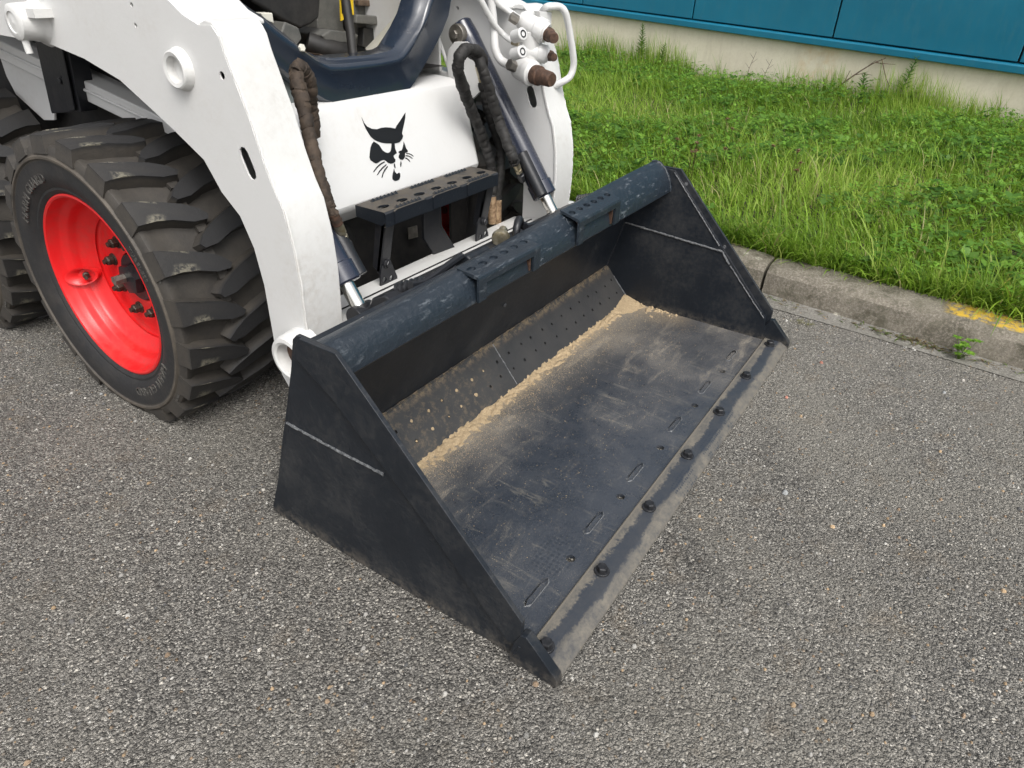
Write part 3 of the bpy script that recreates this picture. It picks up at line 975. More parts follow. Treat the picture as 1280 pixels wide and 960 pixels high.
# ---- lift arms
AX0, AX1 = .19, .297
FRONT = [(.80, .20), (.803, .388), (.798, .505), (.803, .589), (.818, .666), (.837, .704), (.857, .759), (.877, .832), (.921, .946), (.929, .975)]
TOP = [(.945, .992), (.985, .990), (1.03, 1.005), (1.085, 1.040), (1.16, 1.085), (1.30, 1.12), (2.6, 1.16)]
BACK = [(2.6, .93), (1.95, .912), (1.742, .911), (1.588, .911), (1.441, .891), (1.311, .859), (1.211, .81), (1.138, .773), (1.055, .727), (1.014, .665), (.964, .622), (.935, .555), (.922, .470), (.922, .296), (.914, .235), (.885, .192), (.84, .182)]
def slot_cut(mb, poly, x, holes_):
    """side sheet with real holes, triangulated by bmesh"""
    bm = bmesh.new()
    es = []
    def loop(pts):
        vv = [bm.verts.new((x, p[0], p[1])) for p in pts]
        for a, b in zip(vv, vv[1:] + vv[:1]):
            es.append(bm.edges.new((a, b)))
    loop(poly)
    for h in holes_: loop(h)
    bmesh.ops.triangle_fill(bm, use_beauty=True, use_dissolve=False, edges=es)
    bm.verts.index_update()
    mb.add([tuple(v.co) for v in bm.verts], [tuple(v.index for v in f.verts) for f in bm.faces])
    bm.free()
def hole_pts(cy, cz, hl, r, ang, n=20):
    st = stad(hl, r) if hl > r else circ(r)
    c, s = math.cos(R(ang)), math.sin(R(ang))
    return [(cy + p[0] * c - p[1] * s, cz + p[0] * s + p[1] * c) for p in [st(2 * math.pi * k / n) for k in range(n)]]
ARM = FRONT + TOP + BACK
HOLES = [hole_pts(.905, .744, .034, .0140, 68), hole_pts(.938, .906, .008, .008, 0, 14), hole_pts(1.195, 1.012, .005, .005, 0, 10), hole_pts(1.198, .975, .005, .005, 0, 10)]
for side in (0, 1):
    s = (lambda x: x) if side == 0 else mx
    m = MB()
    xo, xi = s(AX0), s(AX1)
    t = .004 if side == 0 else -.004
    for x in (xo, xo + t, xi, xi - t):
        slot_cut(m, ARM, x, HOLES)
    for h in HOLES:
        for xa, xb in ((xo, xo + t), (xi, xi - t)):
            n = len(h)
            m.add([(xa, *p) for p in h] + [(xb, *p) for p in h], [(k, (k + 1) % n, n + (k + 1) % n, n + k) for k in range(n)])
    n = len(ARM)
    m.add([(xo, *p) for p in ARM] + [(xi, *p) for p in ARM], [(k, (k + 1) % n, n + (k + 1) % n, n + k) for k in range(n)])
    # dissolve to welded mesh so that the bevel works on the outline
    arm = m.build('lift_arm', 'white', loader, 30)
    bm = bmesh.new()
    bm.from_mesh(arm.data)
    bmesh.ops.remove_doubles(bm, verts=bm.verts, dist=.0002)
    bmesh.ops.recalc_face_normals(bm, faces=bm.faces)
    bm.to_mesh(arm.data)
    bm.free()
    arm.data.polygons.foreach_set('use_smooth', [False] * len(arm.data.polygons))
    # front plate, slightly proud and rounded at its top
    m = MB()
    FP = [(a - .004, b) for a, b in FRONT] + [(.934, .988), (.945, .998), (.965, 1.0), (.985, .994)]
    inn = [(a + .010, b) for a, b in FP[:-3]] + [(.95, .984), (.968, .986), (.985, .984)]
    xa, xb = sorted((s(AX0 + .002), s(AX1 + .004)))
    m.prism(FP + inn[::-1], 0, xa, xb)
    m.build('front_plate', 'white_rough', arm, 30, .003)
    # top wrapper strip with weld step
    TP = TOP[1:]
    m = MB()
    m.prism([(a, b + .004) for a, b in TP] + [(a, b - .006) for a, b in TP[::-1]], 0, *sorted((s(AX0 + .012), s(AX1 + .05))))
    m.build('top_plate', 'white', arm, 30, .004)
    bead([(s(AX0 + .004), a - .002, b) for a, b in FRONT[1:]], .0035, .010).build('weld_seam', 'white_rough', arm)
    # pivot bush at the foot, boss half way, rear pin housing
    d = (-1, 0, 0) if side == 0 else (1, 0, 0)
    m = MB()
    m.lathe((s(.20), .812, .335), d, [(0, .060), (.055, .056), (.062, .052), (.064, .044), (.060, .038), (.030, .036), (.028, .0)], 32, True, False)
    m.build('pivot_bush', 'white_rough', arm, 40)
    MB().lathe((s(.168), .812, .335), d, [(0, .0362), (.001, .0)], 28, False, False).build('bush_pin', 'rust', arm)
    m = MB()
    m.lathe((s(.195), 1.067, .905), d, [(0, .043), (.008, .041), (.014, .037), (.022, .036), (.024, .033), (.022, .026), (.004, .0255), (.003, 0)], 32, True, False)
    m.build('side_boss', 'white_rough', arm, 40)
    m = MB()
    hy, hz = [(1.6, 0.9567)][0]
    m.lathe((s(.20), hy, hz), d, [(0, .056), (.010, .050), (.020, .041), (.064, .038), (.067, .034), (.068, .023), (.065, .022), (.066, .009), (.068, 0)], 32, True, False)
    m.cyl((s(.145), hy - .005, hz - .035), (s(.145), hy - .008, hz - .065), .008, 10)
    m.box(*sorted((s(.15), s(.195))), hy - .075, hy - .04, hz + .012, hz + .03)
    m.build('pin_housing', 'white_rough', arm, 40)
    # inner gusset ears for the tilt cylinder pin
    m = MB()
    ear = [(1.168, 0.8226), (1.16, 0.8649), (1.134, 0.8896), (1.091, 0.893), (1.048, 0.8743), (1.023, 0.8271), (1.028, 0.7621), (1.066, 0.7293), (1.124, 0.7467), (1.159, 0.7811)]
    m.prism(ear, 0, *sorted((s(.385), s(.399))))
    m.build('cylinder_ear', 'white', arm, 30, .002)

# ---- tilt cylinders
def at(p, q, t): return tuple(Vector(p).lerp(Vector(q), t))
for side in (0, 1):
    s = (lambda x: x) if side == 0 else mx
    x = s(.335)
    top, gl, bot = (x, 1.138, .909), (x, .812, .452), (x, .765, .386)
    m = MB()
    ax = (Vector(gl) - Vector(top)).normalized()
    L_ = (Vector(gl) - Vector(top)).length
    m.lathe(top, ax, [(-.035, .030), (-.03, .034), (.02, .038), (.03, .037), (L_ - .05, .037), (L_ - .048, .041), (L_ - .004, .041), (L_, .037)], 16)
    cyl = m.build('tilt_cylinder', 'cylinder_paint', loader, 25, .001)
    MB().cyl(gl, bot, .0185, 24).build('piston_rod', 'chrome', cyl)
    m = MB()
    m.cyl(at(bot, gl, .28), bot, .026, 20)
    m.cyl((x - .03, bot[1], bot[2]), (x + .03, bot[1], bot[2]), .028, 20)
    m.build('rod_eye', 'black_paint', cyl, 30, .002)
    m = MB()
    hd = (-1 if side else 1)
    m.lathe((x - .0 + hd * .030, 1.138, .909), (hd, 0, 0), [(0, .030), (.018, .030), (.022, .028)], 24)
    m.hexhead((x + hd * .052, 1.138, .909), (hd, 0, 0), .013, .012)
    m.build('pin_cap', 'steel', cyl, 30, .001)
    # side manifold tube and port elbow near the gland
    m = MB()
    off = Vector((hd * .036, -.020, -.004))
    p0 = Vector(at(top, gl, .70)) + off
    p1 = Vector(at(top, gl, .965)) + off
    m.cyl(p0, p1, .021, 14)
    m.build('port_block', 'black_paint', cyl, 30, .002)
    if side == 0: e0, e1 = [Vector(q) for q in [(0.3887, 0.85, 0.5165), (0.3732, 0.85, 0.5547)]]
    else: e0, e1 = [Vector(q) for q in [(1.185, 0.875, 0.5128), (1.149, 0.875, 0.5607)]]
    dd = (e1 - e0).normalized()
    e1 = e0 + dd * .026
    m = MB()
    m.cyl(e0 - Vector((hd * .035, -.02, .01)), e0, .015, 8)
    m.lathe(e0, dd, [(-.012, .013), (.014, .014), (.016, .011), (.026, .011)], 8)
    m.build('port_elbow', 'bolt', cyl, 30, .001)
    m = MB()
    m.lathe(e1, dd, [(0, .0115), (.012, .0115)], 6)
    m.lathe(e1 + dd * .012, dd, [(0, .009), (.008, .009), (.008, .012), (.034, .0125), (.036, .0105)], 14)
    m.build('hose_fitting', 'zinc', cyl, 30, .0006)
    if side == 0: LPORT, LDIR = e1 + dd * .046, dd
    else: RPORT, RDIR = e1 + dd * .046, dd

def wrinkle(pts, r, amp=.10):
    P = spline(pts, 14)
    w, out = 0.0, []
    P = [p + Vector([random.uniform(-.0022, .0022) for _ in range(3)]) for p in P]
    for i in range(len(P)):
        w = .74 * w + random.uniform(-amp, amp) * .75
        out.append(r * (1 + w))
    return P, out
# left hose, brown sleeve bent over at the top
a = [(0.4772, 1.03, 0.7303), (0.4706, 1.02, 0.7914), (0.4565, 1, 0.8447), (0.4418, 0.99, 0.881), (0.4215, 0.985, 0.8964), (0.4008, 0.975, 0.8798), (0.3905, 0.955, 0.8438), (0.3782, 0.93, 0.7815), (0.3596, 0.9, 0.7201), (0.3484, 0.872, 0.6633), (0.3518, 0.86, 0.6172)]
P_, r_ = wrinkle(a + [tuple(LPORT + LDIR * .03), tuple(LPORT)], .0165, .08)
MB().tube(P_, [min(x, .0185 if i < len(P_) - 30 else .0125) for i, x in enumerate(r_)], 12).build('hydraulic_hose', 'hose_brown', loader, 60)
m = MB()
dv_ = (Vector(LPORT) - Vector(P_[-16])).normalized()
m.lathe(Vector(P_[-17]), dv_, [(0, .0132), (.03, .0135), (.032, .011)], 12)
m.build('hose_ferrule', 'rust', loader, 30)
# right hoses
a = [(1.114, 0.99, 0.8228), (1.108, 0.98, 0.8505), (1.071, 0.965, 0.8761), (1.016, 0.95, 0.8937), (0.9761, 0.945, 0.8949), (0.9568, 0.95, 0.8777), (0.9655, 0.96, 0.8434), (1.01, 0.98, 0.7948), (1.071, 1, 0.7319), (1.112, 1, 0.6725), (1.152, 1, 0.6051), (1.164, 0.985, 0.542), (1.158, 0.97, 0.4752), (1.143, 0.965, 0.418)]
P_, r_ = wrinkle(a, .0165, .09)
MB().tube(P_, r_, 12).build('hydraulic_hose', 'hose', loader, 60)
a = [(1.055, 0.985, 0.8839), (1.057, 0.96, 0.8692), (1.068, 0.945, 0.8271), (1.099, 0.94, 0.7628), (1.13, 0.93, 0.6865), (1.126, 0.905, 0.6432)]
P_, r_ = wrinkle(a + [tuple(RPORT + RDIR * .02), tuple(RPORT)], .0165, .07)
MB().tube(P_, r_, 12).build('hydraulic_hose', 'hose', loader, 60)
a = [(1.178, 1.03, 0.79), (1.205, 1.03, 0.7161), (1.248, 1.03, 0.6358), (1.273, 1.02, 0.5684), (1.247, 1, 0.5101), (1.201, 0.98, 0.4422), (1.179, 0.97, 0.4001)]
P_, r_ = wrinkle(a, .0165, .08)
MB().tube(P_, r_, 12).build('hydraulic_hose', 'hose', loader, 60)
a = [(1.098, 0.99, 0.8439), (1.11, 0.99, 0.8209), (1.123, 0.99, 0.7997)]
m = MB()
m.tube(a, [.009, .011, .013], 12)
m.build('hose_fitting', 'zinc', loader, 40)
for px_ in ([(1.14, 0.96, 0.4439), (1.141, 0.96, 0.4004), (1.143, 0.96, 0.3532)], [(1.181, 0.965, 0.4227), (1.177, 0.965, 0.385), (1.183, 0.965, 0.3413)]):
    MB().tube(px_, [.014, .016, .013], 12).build('hose_fitting', 'rust_light', loader, 40)

# ---- body front panel with emblem
bp = [(1.30, .80), (1.13, .792), (1.10, .786), (1.085, .777), (1.077, .764), (1.015, .545), (1.017, .530), (1.03, .520), (1.10, .47), (1.30, .46)]
m = MB()
m.prism(bp, 0, XC - .365, XC + .365)
m.build('front_panel', 'white', loader, 20, .018, 4)
N_ = (0, .235, -.06)
def em(pts):
    m_ = MB()
    m_.slab([(p[0], p[1] - .0016, p[2] + .0004) for p in pts], (0, .235, -.06), .0012)
    return m_
shapes = [
 [(0.6836, 1.071, 0.7427), (0.6872, 1.067, 0.7287), (0.6945, 1.064, 0.7184), (0.7098, 1.062, 0.7107), (0.7281, 1.061, 0.707), (0.7438, 1.061, 0.7082), (0.7599, 1.061, 0.7072), (0.7807, 1.06, 0.7035), (0.7985, 1.058, 0.6984), (0.8053, 1.06, 0.7039), (0.8252, 1.063, 0.7146), (0.8544, 1.068, 0.7322), (0.8479, 1.064, 0.7187), (0.8397, 1.061, 0.7072), (0.825, 1.056, 0.6895), (0.8198, 1.054, 0.6823), (0.8218, 1.052, 0.6755), (0.8157, 1.05, 0.6692), (0.8013, 1.048, 0.6624), (0.7868, 1.048, 0.6622), (0.7704, 1.049, 0.6638), (0.7494, 1.05, 0.6675), (0.7343, 1.051, 0.6714), (0.7179, 1.053, 0.6779), (0.7071, 1.054, 0.6845), (0.6975, 1.057, 0.6936), (0.6923, 1.06, 0.7041), (0.6878, 1.063, 0.715), (0.6854, 1.066, 0.7255)],
 [(0.7036, 1.053, 0.6798), (0.7113, 1.052, 0.6751), (0.7201, 1.05, 0.6687), (0.7245, 1.048, 0.6606), (0.7285, 1.046, 0.6529), (0.7366, 1.044, 0.6468), (0.7451, 1.043, 0.6432), (0.754, 1.043, 0.6442), (0.7598, 1.044, 0.6475), (0.7648, 1.046, 0.6557), (0.7694, 1.049, 0.6643), (0.7804, 1.048, 0.6632), (0.7779, 1.045, 0.6499), (0.7801, 1.041, 0.6368), (0.7746, 1.041, 0.636), (0.7639, 1.04, 0.6324), (0.7646, 1.038, 0.6268), (0.7683, 1.037, 0.6218), (0.7645, 1.035, 0.6166), (0.7562, 1.035, 0.6145), (0.7462, 1.035, 0.6152), (0.7378, 1.036, 0.6182), (0.731, 1.038, 0.6249), (0.7239, 1.039, 0.6294), (0.7117, 1.039, 0.6291), (0.6996, 1.038, 0.6263), (0.6912, 1.038, 0.6257), (0.6825, 1.039, 0.6308), (0.6741, 1.041, 0.6376), (0.6733, 1.043, 0.6448), (0.6788, 1.046, 0.6543), (0.6871, 1.05, 0.6668), (0.6944, 1.052, 0.6743)],
 [(0.819, 1.048, 0.6613), (0.82, 1.045, 0.652), (0.8213, 1.042, 0.6419), (0.8258, 1.04, 0.6352), (0.824, 1.04, 0.6322), (0.813, 1.04, 0.6315), (0.8088, 1.037, 0.6226), (0.8029, 1.036, 0.6181), (0.7958, 1.035, 0.6165), (0.7869, 1.036, 0.6192), (0.7835, 1.038, 0.6253), (0.7867, 1.039, 0.6302), (0.7916, 1.04, 0.6337), (0.7877, 1.042, 0.6384), (0.7957, 1.042, 0.6411), (0.8018, 1.042, 0.6404), (0.8095, 1.044, 0.6464), (0.8152, 1.046, 0.6547)],
 [(0.761, 1.034, 0.6136), (0.7567, 1.033, 0.61), (0.7566, 1.032, 0.6042), (0.7584, 1.031, 0.6002), (0.7606, 1.031, 0.6027), (0.7612, 1.033, 0.6085)],
 [(0.7884, 1.035, 0.6141), (0.7826, 1.033, 0.6071), (0.7803, 1.03, 0.5997), (0.7841, 1.031, 0.602), (0.7885, 1.033, 0.6086)],
 [(0.7539, 1.031, 0.6003), (0.753, 1.028, 0.5924), (0.7588, 1.026, 0.5854), (0.7693, 1.027, 0.587), (0.7725, 1.026, 0.5834), (0.7702, 1.024, 0.5761), (0.7635, 1.022, 0.5696), (0.7536, 1.022, 0.5682), (0.7439, 1.022, 0.5698), (0.7376, 1.024, 0.5755), (0.7397, 1.026, 0.5821), (0.745, 1.028, 0.5895)],
 [(0.7245, 1.038, 0.6253), (0.7064, 1.037, 0.6229), (0.6887, 1.035, 0.6169), (0.673, 1.033, 0.6075), (0.6766, 1.033, 0.6071), (0.6915, 1.035, 0.6143), (0.708, 1.036, 0.6201), (0.7245, 1.037, 0.6225)],
 [(0.7291, 1.036, 0.6173), (0.7103, 1.034, 0.6121), (0.6957, 1.032, 0.6059), (0.6828, 1.03, 0.597), (0.6866, 1.03, 0.597), (0.6986, 1.032, 0.6036), (0.7121, 1.033, 0.6097), (0.7285, 1.035, 0.6145)],
 [(0.7313, 1.034, 0.6118), (0.7157, 1.032, 0.605), (0.7062, 1.03, 0.5978), (0.6976, 1.027, 0.5876), (0.7016, 1.027, 0.5879), (0.7095, 1.03, 0.5964), (0.7183, 1.031, 0.6031), (0.7313, 1.033, 0.6089)],
 [(0.8176, 1.039, 0.6311), (0.829, 1.039, 0.6284), (0.839, 1.037, 0.6233), (0.8443, 1.035, 0.6168), (0.8413, 1.036, 0.6184), (0.8358, 1.037, 0.6227), (0.8272, 1.038, 0.6268), (0.8167, 1.039, 0.629)],
 [(0.8137, 1.038, 0.6259), (0.8238, 1.037, 0.623), (0.8327, 1.036, 0.6181), (0.8388, 1.034, 0.6121), (0.8347, 1.034, 0.614), (0.83, 1.036, 0.6174), (0.8219, 1.036, 0.6211), (0.8123, 1.037, 0.6239)],
 [(0.8097, 1.036, 0.6203), (0.8166, 1.035, 0.6168), (0.8219, 1.034, 0.6121), (0.8252, 1.032, 0.6052), (0.8219, 1.033, 0.6077), (0.8181, 1.034, 0.6117), (0.8136, 1.035, 0.6151), (0.8081, 1.036, 0.618)],
]
mall = MB()
for sh in shapes:
    e = em(sh)
    mall.add(e.v, e.f)
emb = mall.build('cat_emblem', 'emblem', loader, 0)
kind(emb, 'stuff')
# sloping grey sheet beside the panel, and side body
m = MB()
m.prism([(.40, .77), (.66, .755), (.60, .80), (.46, .90), (.40, .92)], 1, 1.135, 1.15)
m.build('corner_sheet', 'inner_grey', loader, 30, .003)

# ---- cab front frame
CO = [(.262, 1.6), (.275, 1.16), (.300, 1.065), (.337, 1.022), (.377, .996), (.410, .946), (.444, .889), (.492, .850), (.546, .813), (.593, .786), (.638, .769), (.70, .763), (.772, .762), (.85, .766), (.917, .774), (.945, .793), (.981, .824), (1.039, .875), (1.085, .920), (1.122, .965), (1.14, 1.01), (1.19, 1.18), (1.21, 1.6)]
CI = [(.335, 1.6), (.345, 1.16), (.362, 1.06), (.381, 1.026), (.418, 1.001), (.450, .980), (.477, .960), (.505, .940), (.532, .922), (.57, .897), (.612, .879), (.66, .875), (.724, .874), (.79, .873), (.861, .876), (.885, .882), (.900, .891), (.930, .912), (.960, .936), (.995, .970), (1.022, 1.010), (1.075, 1.18), (1.09, 1.6)]
m = MB()
n = len(CO)
def cy(z): return 1.10 + max(0, z - .8) * .05
YB_ = .055
vs_, fs = [], []
for (a, b), (c, d) in zip(CO, CI):
    l = .018
    ox, oz = a, b
    ix, iz = c, d
    ux, uz = ix - ox, iz - oz
    q = math.hypot(ux, uz)
    ux, uz = ux / q, uz / q
    sec = [(ox, cy(oz) + YB_, oz), (ox, cy(oz) + .012, oz), (ox + ux * .010, cy(oz), oz + uz * .010),
           (ix - ux * .030, cy(iz) - .002, iz - uz * .030), (ix - ux * .022, cy(iz) - .008, iz - uz * .022), (ix - ux * .010, cy(iz) - .008, iz - uz * .010), (ix - ux * .002, cy(iz), iz - uz * .002),
           (ix + ux * .004, cy(iz) + .018, iz + uz * .004), (ix + ux * .010, cy(iz) + .022, iz + uz * .010), (ix + ux * .016, cy(iz) + .075, iz + uz * .012), (ix + ux * .016, cy(iz) + .085, iz + uz * .002)]
    vs_ += sec
q = 11
for i in range(n - 1):
    for j in range(q - 1):
        fs.append((i * q + j, i * q + j + 1, (i + 1) * q + j + 1, (i + 1) * q + j))
m.add(vs_, fs)
cab = m.build('cab_frame', 'navy', loader, 50)
# cab inside
m = MB()
m.add([(.41, 1.16, .82), (1.16, 1.16, .82), (1.16, 2.2, .82), (.41, 2.2, .82), (.41, 2.2, 1.7), (1.16, 2.2, 1.7), (.41, 1.16, 1.7), (1.16, 1.16, 1.7)], [(0, 1, 2, 3), (3, 2, 5, 4), (0, 3, 4, 6), (4, 5, 7, 6)])
m.build('cab_tub', 'interior_dark', cab, 0)
m = MB()
m.add([(0.8423, 1.18, 0.8661), (0.9752, 1.17, 0.9449), (1.082, 1.2, 1.022), (1.581, 1.75, 0.9899), (1.472, 1.75, 0.8845), (1.247, 1.6, 0.8389)], [(0, 1, 2, 3, 4, 5)])
m.build('side_lining', 'interior_beige', cab, 0)
m = MB()
m.prism([(1.121, 1.003), (1.267, 1.001), (1.24, 0.9306), (1.211, 0.8394), (1.106, 0.856), (1.099, 0.9175)], 1, 1.50, 1.9)
m.build('side_console', 'interior_grey', cab, 30, .006)
m = MB()
m.prism([(1.074, 0.9484), (1.179, 0.9401), (1.169, 0.9148), (1.067, 0.9238)], 1, 1.45, 1.75)
m.build('console_ledge', 'interior_grey', cab, 30, .004)
m = MB()
m.prism([(1.121, 0.9079), (1.199, 0.9018), (1.198, 0.8509), (1.161, 0.8386), (1.11, 0.8517)], 1, 1.47, 1.495)
m.build('console_recess', 'interior_dark', cab, 30, .003)
m = MB()
m.prism([(1.115, 0.9863), (1.222, 0.984), (1.216, 0.9631), (1.116, 0.9704)], 1, 1.478, 1.50)
m.build('console_lid', 'mat_brown', cab, 30, .003)
m = MB()
m.prism([(0.9593, 1.006), (1.062, 1.004), (1.062, 0.9054), (1.071, 0.8957), (0.9505, 0.9108)], 1, 1.5, 1.9)
m.build('seat_box', 'interior_grey', cab, 30, .008)
m = MB()
m.prism([(0.8191, 0.9117), (0.8578, 0.9243), (0.9422, 0.9138), (0.9707, 0.9036), (0.9411, 0.8834), (0.8394, 0.8874)], 1, 1.34, 1.48)
m.build('foot_pedal', 'interior_grey', cab, 30, .006)
m = MB()
m.prism([(0.5945, 1.017), (0.8537, 1.013), (0.838, 0.9533), (0.8056, 0.9383), (0.763, 0.9282), (0.6979, 0.9547), (0.6618, 0.975), (0.6153, 0.9985)], 1, 1.36, 1.6)
m.build('seat_cushion', 'interior_dark', cab, 30, .03, 3)
m = MB()
m.prism([(0.6449, 0.9581), (0.6899, 0.9411), (0.6961, 0.9139), (0.6736, 0.8959), (0.627, 0.9329)], 1, 1.28, 1.4)
m.build('pedal_box', 'interior_grey', cab, 30, .006)
m = MB()
m.prism([(0.5247, 0.9853), (0.5604, 0.9841), (0.5605, 0.9597), (0.5313, 0.9714)], 1, 1.22, 1.25)
m.build('trim_block', 'interior_beige', cab, 30, .003)
m = MB()
m.tube([(0.7981, 1.38, 0.8936), (0.8264, 1.36, 0.8809), (0.868, 1.34, 0.8671), (0.9218, 1.33, 0.8554)], .028, 12)
m.build('floor_pipe', 'interior_dark', cab, 40)
m = MB()
m.prism([(0.6966, 0.8828), (0.7928, 0.8596), (0.8027, 0.8423), (0.7348, 0.8521)], 1, 1.22, 1.32)
m.box(.66, .95, 1.18, 1.5, .822, .846)
m.build('floor_mat', 'mat_brown', cab, 30, .006)
m = MB()
a = [(0.8381, 1.24, 0.8528), (0.8548, 1.26, 0.924), (0.8649, 1.28, 1.014), (0.8805, 1.3, 1.115)]
m.tube(a, .0135, 14)
m.build('steering_lever', 'interior_dark', cab, 40)
m = MB()
m.prism([(1.016, 1.002), (1.07, 1.002), (1.067, 0.9486), (1.01, 0.933)], 1, 1.455, 1.46)
lab = m.build('warning_label', 'yellow', cab, 0)
m = MB()
for k in range(3):
    z = 4 + k * 6
m.prism([(1.016, 0.9879), (1.023, 0.9877), (1.022, 0.9551), (1.015, 0.9531)], 1, 1.4515, 1.4545)
m.build('label_print', 'label_black', lab, 0)
MB().hexhead([(0.5314, 1.1, 0.918)][0], (0, -1, .2), .009, .008).build('frame_bolt', 'interior_beige', cab, 30)
# right cab side post behind the frame
m = MB()
m.prism([(1.19, .80), (1.19, 1.6), (1.9, 1.6), (1.9, .80)], 0, 1.165, 1.175)
m.build('cab_side', 'white', loader, 30, .003)
for y0_, x_, z_ in ((1.19, 1.182, .0), (1.235, 1.190, .0)):
    MB().tube([(x_, y0_ - .03, .80), (x_ + .01, y0_ + .08, 1.0), (x_ + .02, y0_ + .2, 1.3)], .006, 8).build('guide_rod', 'white', loader, 40)
MB().box(1.155, 1.30, 1.145, 1.155, .15, .745).build('added_dark_sheet', 'dark_body', loader, 30)  # added dark sheet standing in for the dark interior behind the hoses
m = MB()
m.box(1.178, 1.262, 1.16, 1.75, .45, .80)
m.build('side_body', 'white', loader, 30, .004)

# ---- front steps
step = MB()
def ST(u, v, w): return (u, v, .565 - w)
sx0, sx1, sy0, sy1 = .528, 1.026, .862, .962
k = 7
pw = (sx1 - sx0) / k
for i in range(k):
    hole_cell(step, ST, sx0 + i * pw, sx0 + (i + 1) * pw, sy0, .925, sx0 + (i + .5) * pw, .897, lambda a: (.019 * math.cos(a), .0115 * math.sin(a)), .005)
step.add([ST(sx0, .925, 0), ST(sx1, .925, 0), ST(sx1, sy1, 0), ST(sx0, sy1, 0)], [(0, 1, 2, 3)])
step.add([ST(sx0, sy0, 0), ST(sx1, sy0, 0), (sx1, sy0 - .004, .560), (sx0, sy0 - .004, .560), (sx0, sy0 - .004, .526), (sx1, sy0 - .004, .526), (sx1, sy0 + .004, .526), (sx0, sy0 + .004, .526)], [(0, 1, 2, 3), (3, 2, 5, 4), (4, 5, 6, 7)])
for x in (sx0, sx1):
    step.add([(x, sy0, .565), (x, sy1, .565), (x, sy1, .535), (x, sy0 + .01, .528), (x, sy0 - .004, .54)], [(0, 1, 2, 3, 4)])
stp = step.build('entry_step', 'tread_step', loader, 30)
for g in range(3):
    for side_ in (0, 1):
        m = MB()
        cx = sx0 + (.095 + g * .154)
        for t in range(7):
            x = cx + (t - 3) * .0145
            if side_ == 0:
                m.add([(x - .007, sy0 - .001, .566), (x + .007, sy0 - .001, .566), (x, sy0 + .004, .573), (x - .007, sy0 + .008, .566), (x + .007, sy0 + .008, .566)], [(0, 1, 2), (3, 2, 4), (0, 2, 3), (1, 4, 2)])
            else:
                m.add([(x - .007, .944, .565), (x + .007, .944, .565), (x, .948, .5735), (x - .007, .953, .565), (x + .007, .953, .565)], [(0, 1, 2), (3, 2, 4), (0, 2, 3), (1, 4, 2)])
        if side_ == 0:
            m.prism([(cx - .064, .562), (cx - .055, .566), (cx + .055, .566), (cx + .064, .562), (cx + .064, .530), (cx - .064, .530)], 1, sy0 - .009, sy0 - .003)
        ob = m.build('grip_teeth', 'tread_step', stp, 0)
        kind(ob, 'stuff')
for side in (0, 1):
    s = (lambda x: x) if side == 0 else mx
    m = MB()
    x0, x1 = sorted((s(.540), s(.577)))
    m.slab([(x0, .866, .562), (x1, .866, .562), (x1, .905, .385), (x0, .905, .385)], (0, 1, 0), .012)
    m.slab([(x0, .866, .562), (x0, .905, .385), (x0, .93, .40), (x0, .90, .562)], (1, 0, 0), .006)
    leg = m.build('step_leg', 'black_paint', stp, 30, .0015)
    m = MB()
    foot = []
    xa, xb = s(.535), s(.600)
    dx_ = 1
    h1 = hole_pts(s(.550), .366, .008, .008, 0, 14)
    h2 = hole_pts(s(.577) if side == 0 else s(.577), .362, .008, .008, 0, 14)
    body = [(min(xa, xb), .350), (max(xa, xb), .346), (max(xa, xb), .360), (max(xa, xb) - .012, .388), (max(xa, xb) - .024, .418), (min(xa, xb) + .022, .424), (min(xa, xb) + .008, .408), (min(xa, xb) + .002, .384)]
    bm = bmesh.new()
    es = []
    for y in (.898, .904):
        for lp in (body, h1, h2):
            vv = [bm.verts.new((p[0], y, p[1])) for p in lp]
            es2 = [bm.edges.new((a, b)) for a, b in zip(vv, vv[1:] + vv[:1])]
            es += es2
        bmesh.ops.triangle_fill(bm, use_beauty=True, use_dissolve=False, edges=es)
        es = []
    bm.verts.index_update()
    m.add([tuple(v.co) for v in bm.verts], [tuple(v.index for v in f.verts) for f in bm.faces])
    bm.free()
    for lp in (body, h1, h2):
        n = len(lp)
        m.add([(p[0], .898, p[1]) for p in lp] + [(p[0], .904, p[1]) for p in lp], [(k, (k + 1) % n, n + (k + 1) % n, n + k) for k in range(n)])
    m.build('foot_plate', 'black_paint', stp, 0)
    MB().hexhead((s(.563), .897, .408), (0, -1, .1), .010, .010, 1.3).build('foot_bolt', 'bolt', stp, 30)
m = MB()
m.slab([(.795, .96, .525), (.865, .955, .53), (.868, .952, .42), (.905, .925, .335), (.815, .94, .342), (.79, .958, .40)], (0, 1, 0), .012)
m.slab([(.866, .955, .53), (.868, .952, .42), (.905, .925, .335), (.895, .96, .34), (.866, 1.0, .42), (.864, 1.0, .53)], (-1, 0, 0), .006)
m.build('middle_bracket', 'black_paint', loader, 30, .002)
m = MB()
m.prism([(0.8984, 0.3677), (0.9415, 0.3641), (0.943, 0.3255), (0.8995, 0.3297)], 1, 1.118, 1.122)
m.build('latch_tag', 'steel', loader, 30)
m = MB()
m.lathe((.62, 1.16, .40), (0, -1, 0), [(0, .06), (.03, .055), (.05, .03)], 20)
m.build('guard_plate', 'dark_body', loader, 40)
m = MB()
m.prism([(.40, .10), (1.06, .10), (1.06, .33), (.90, .52), (.40, .52)], 1, 1.14, 1.16)
m.build('front_guard', 'dark_body', loader, 30, .004)

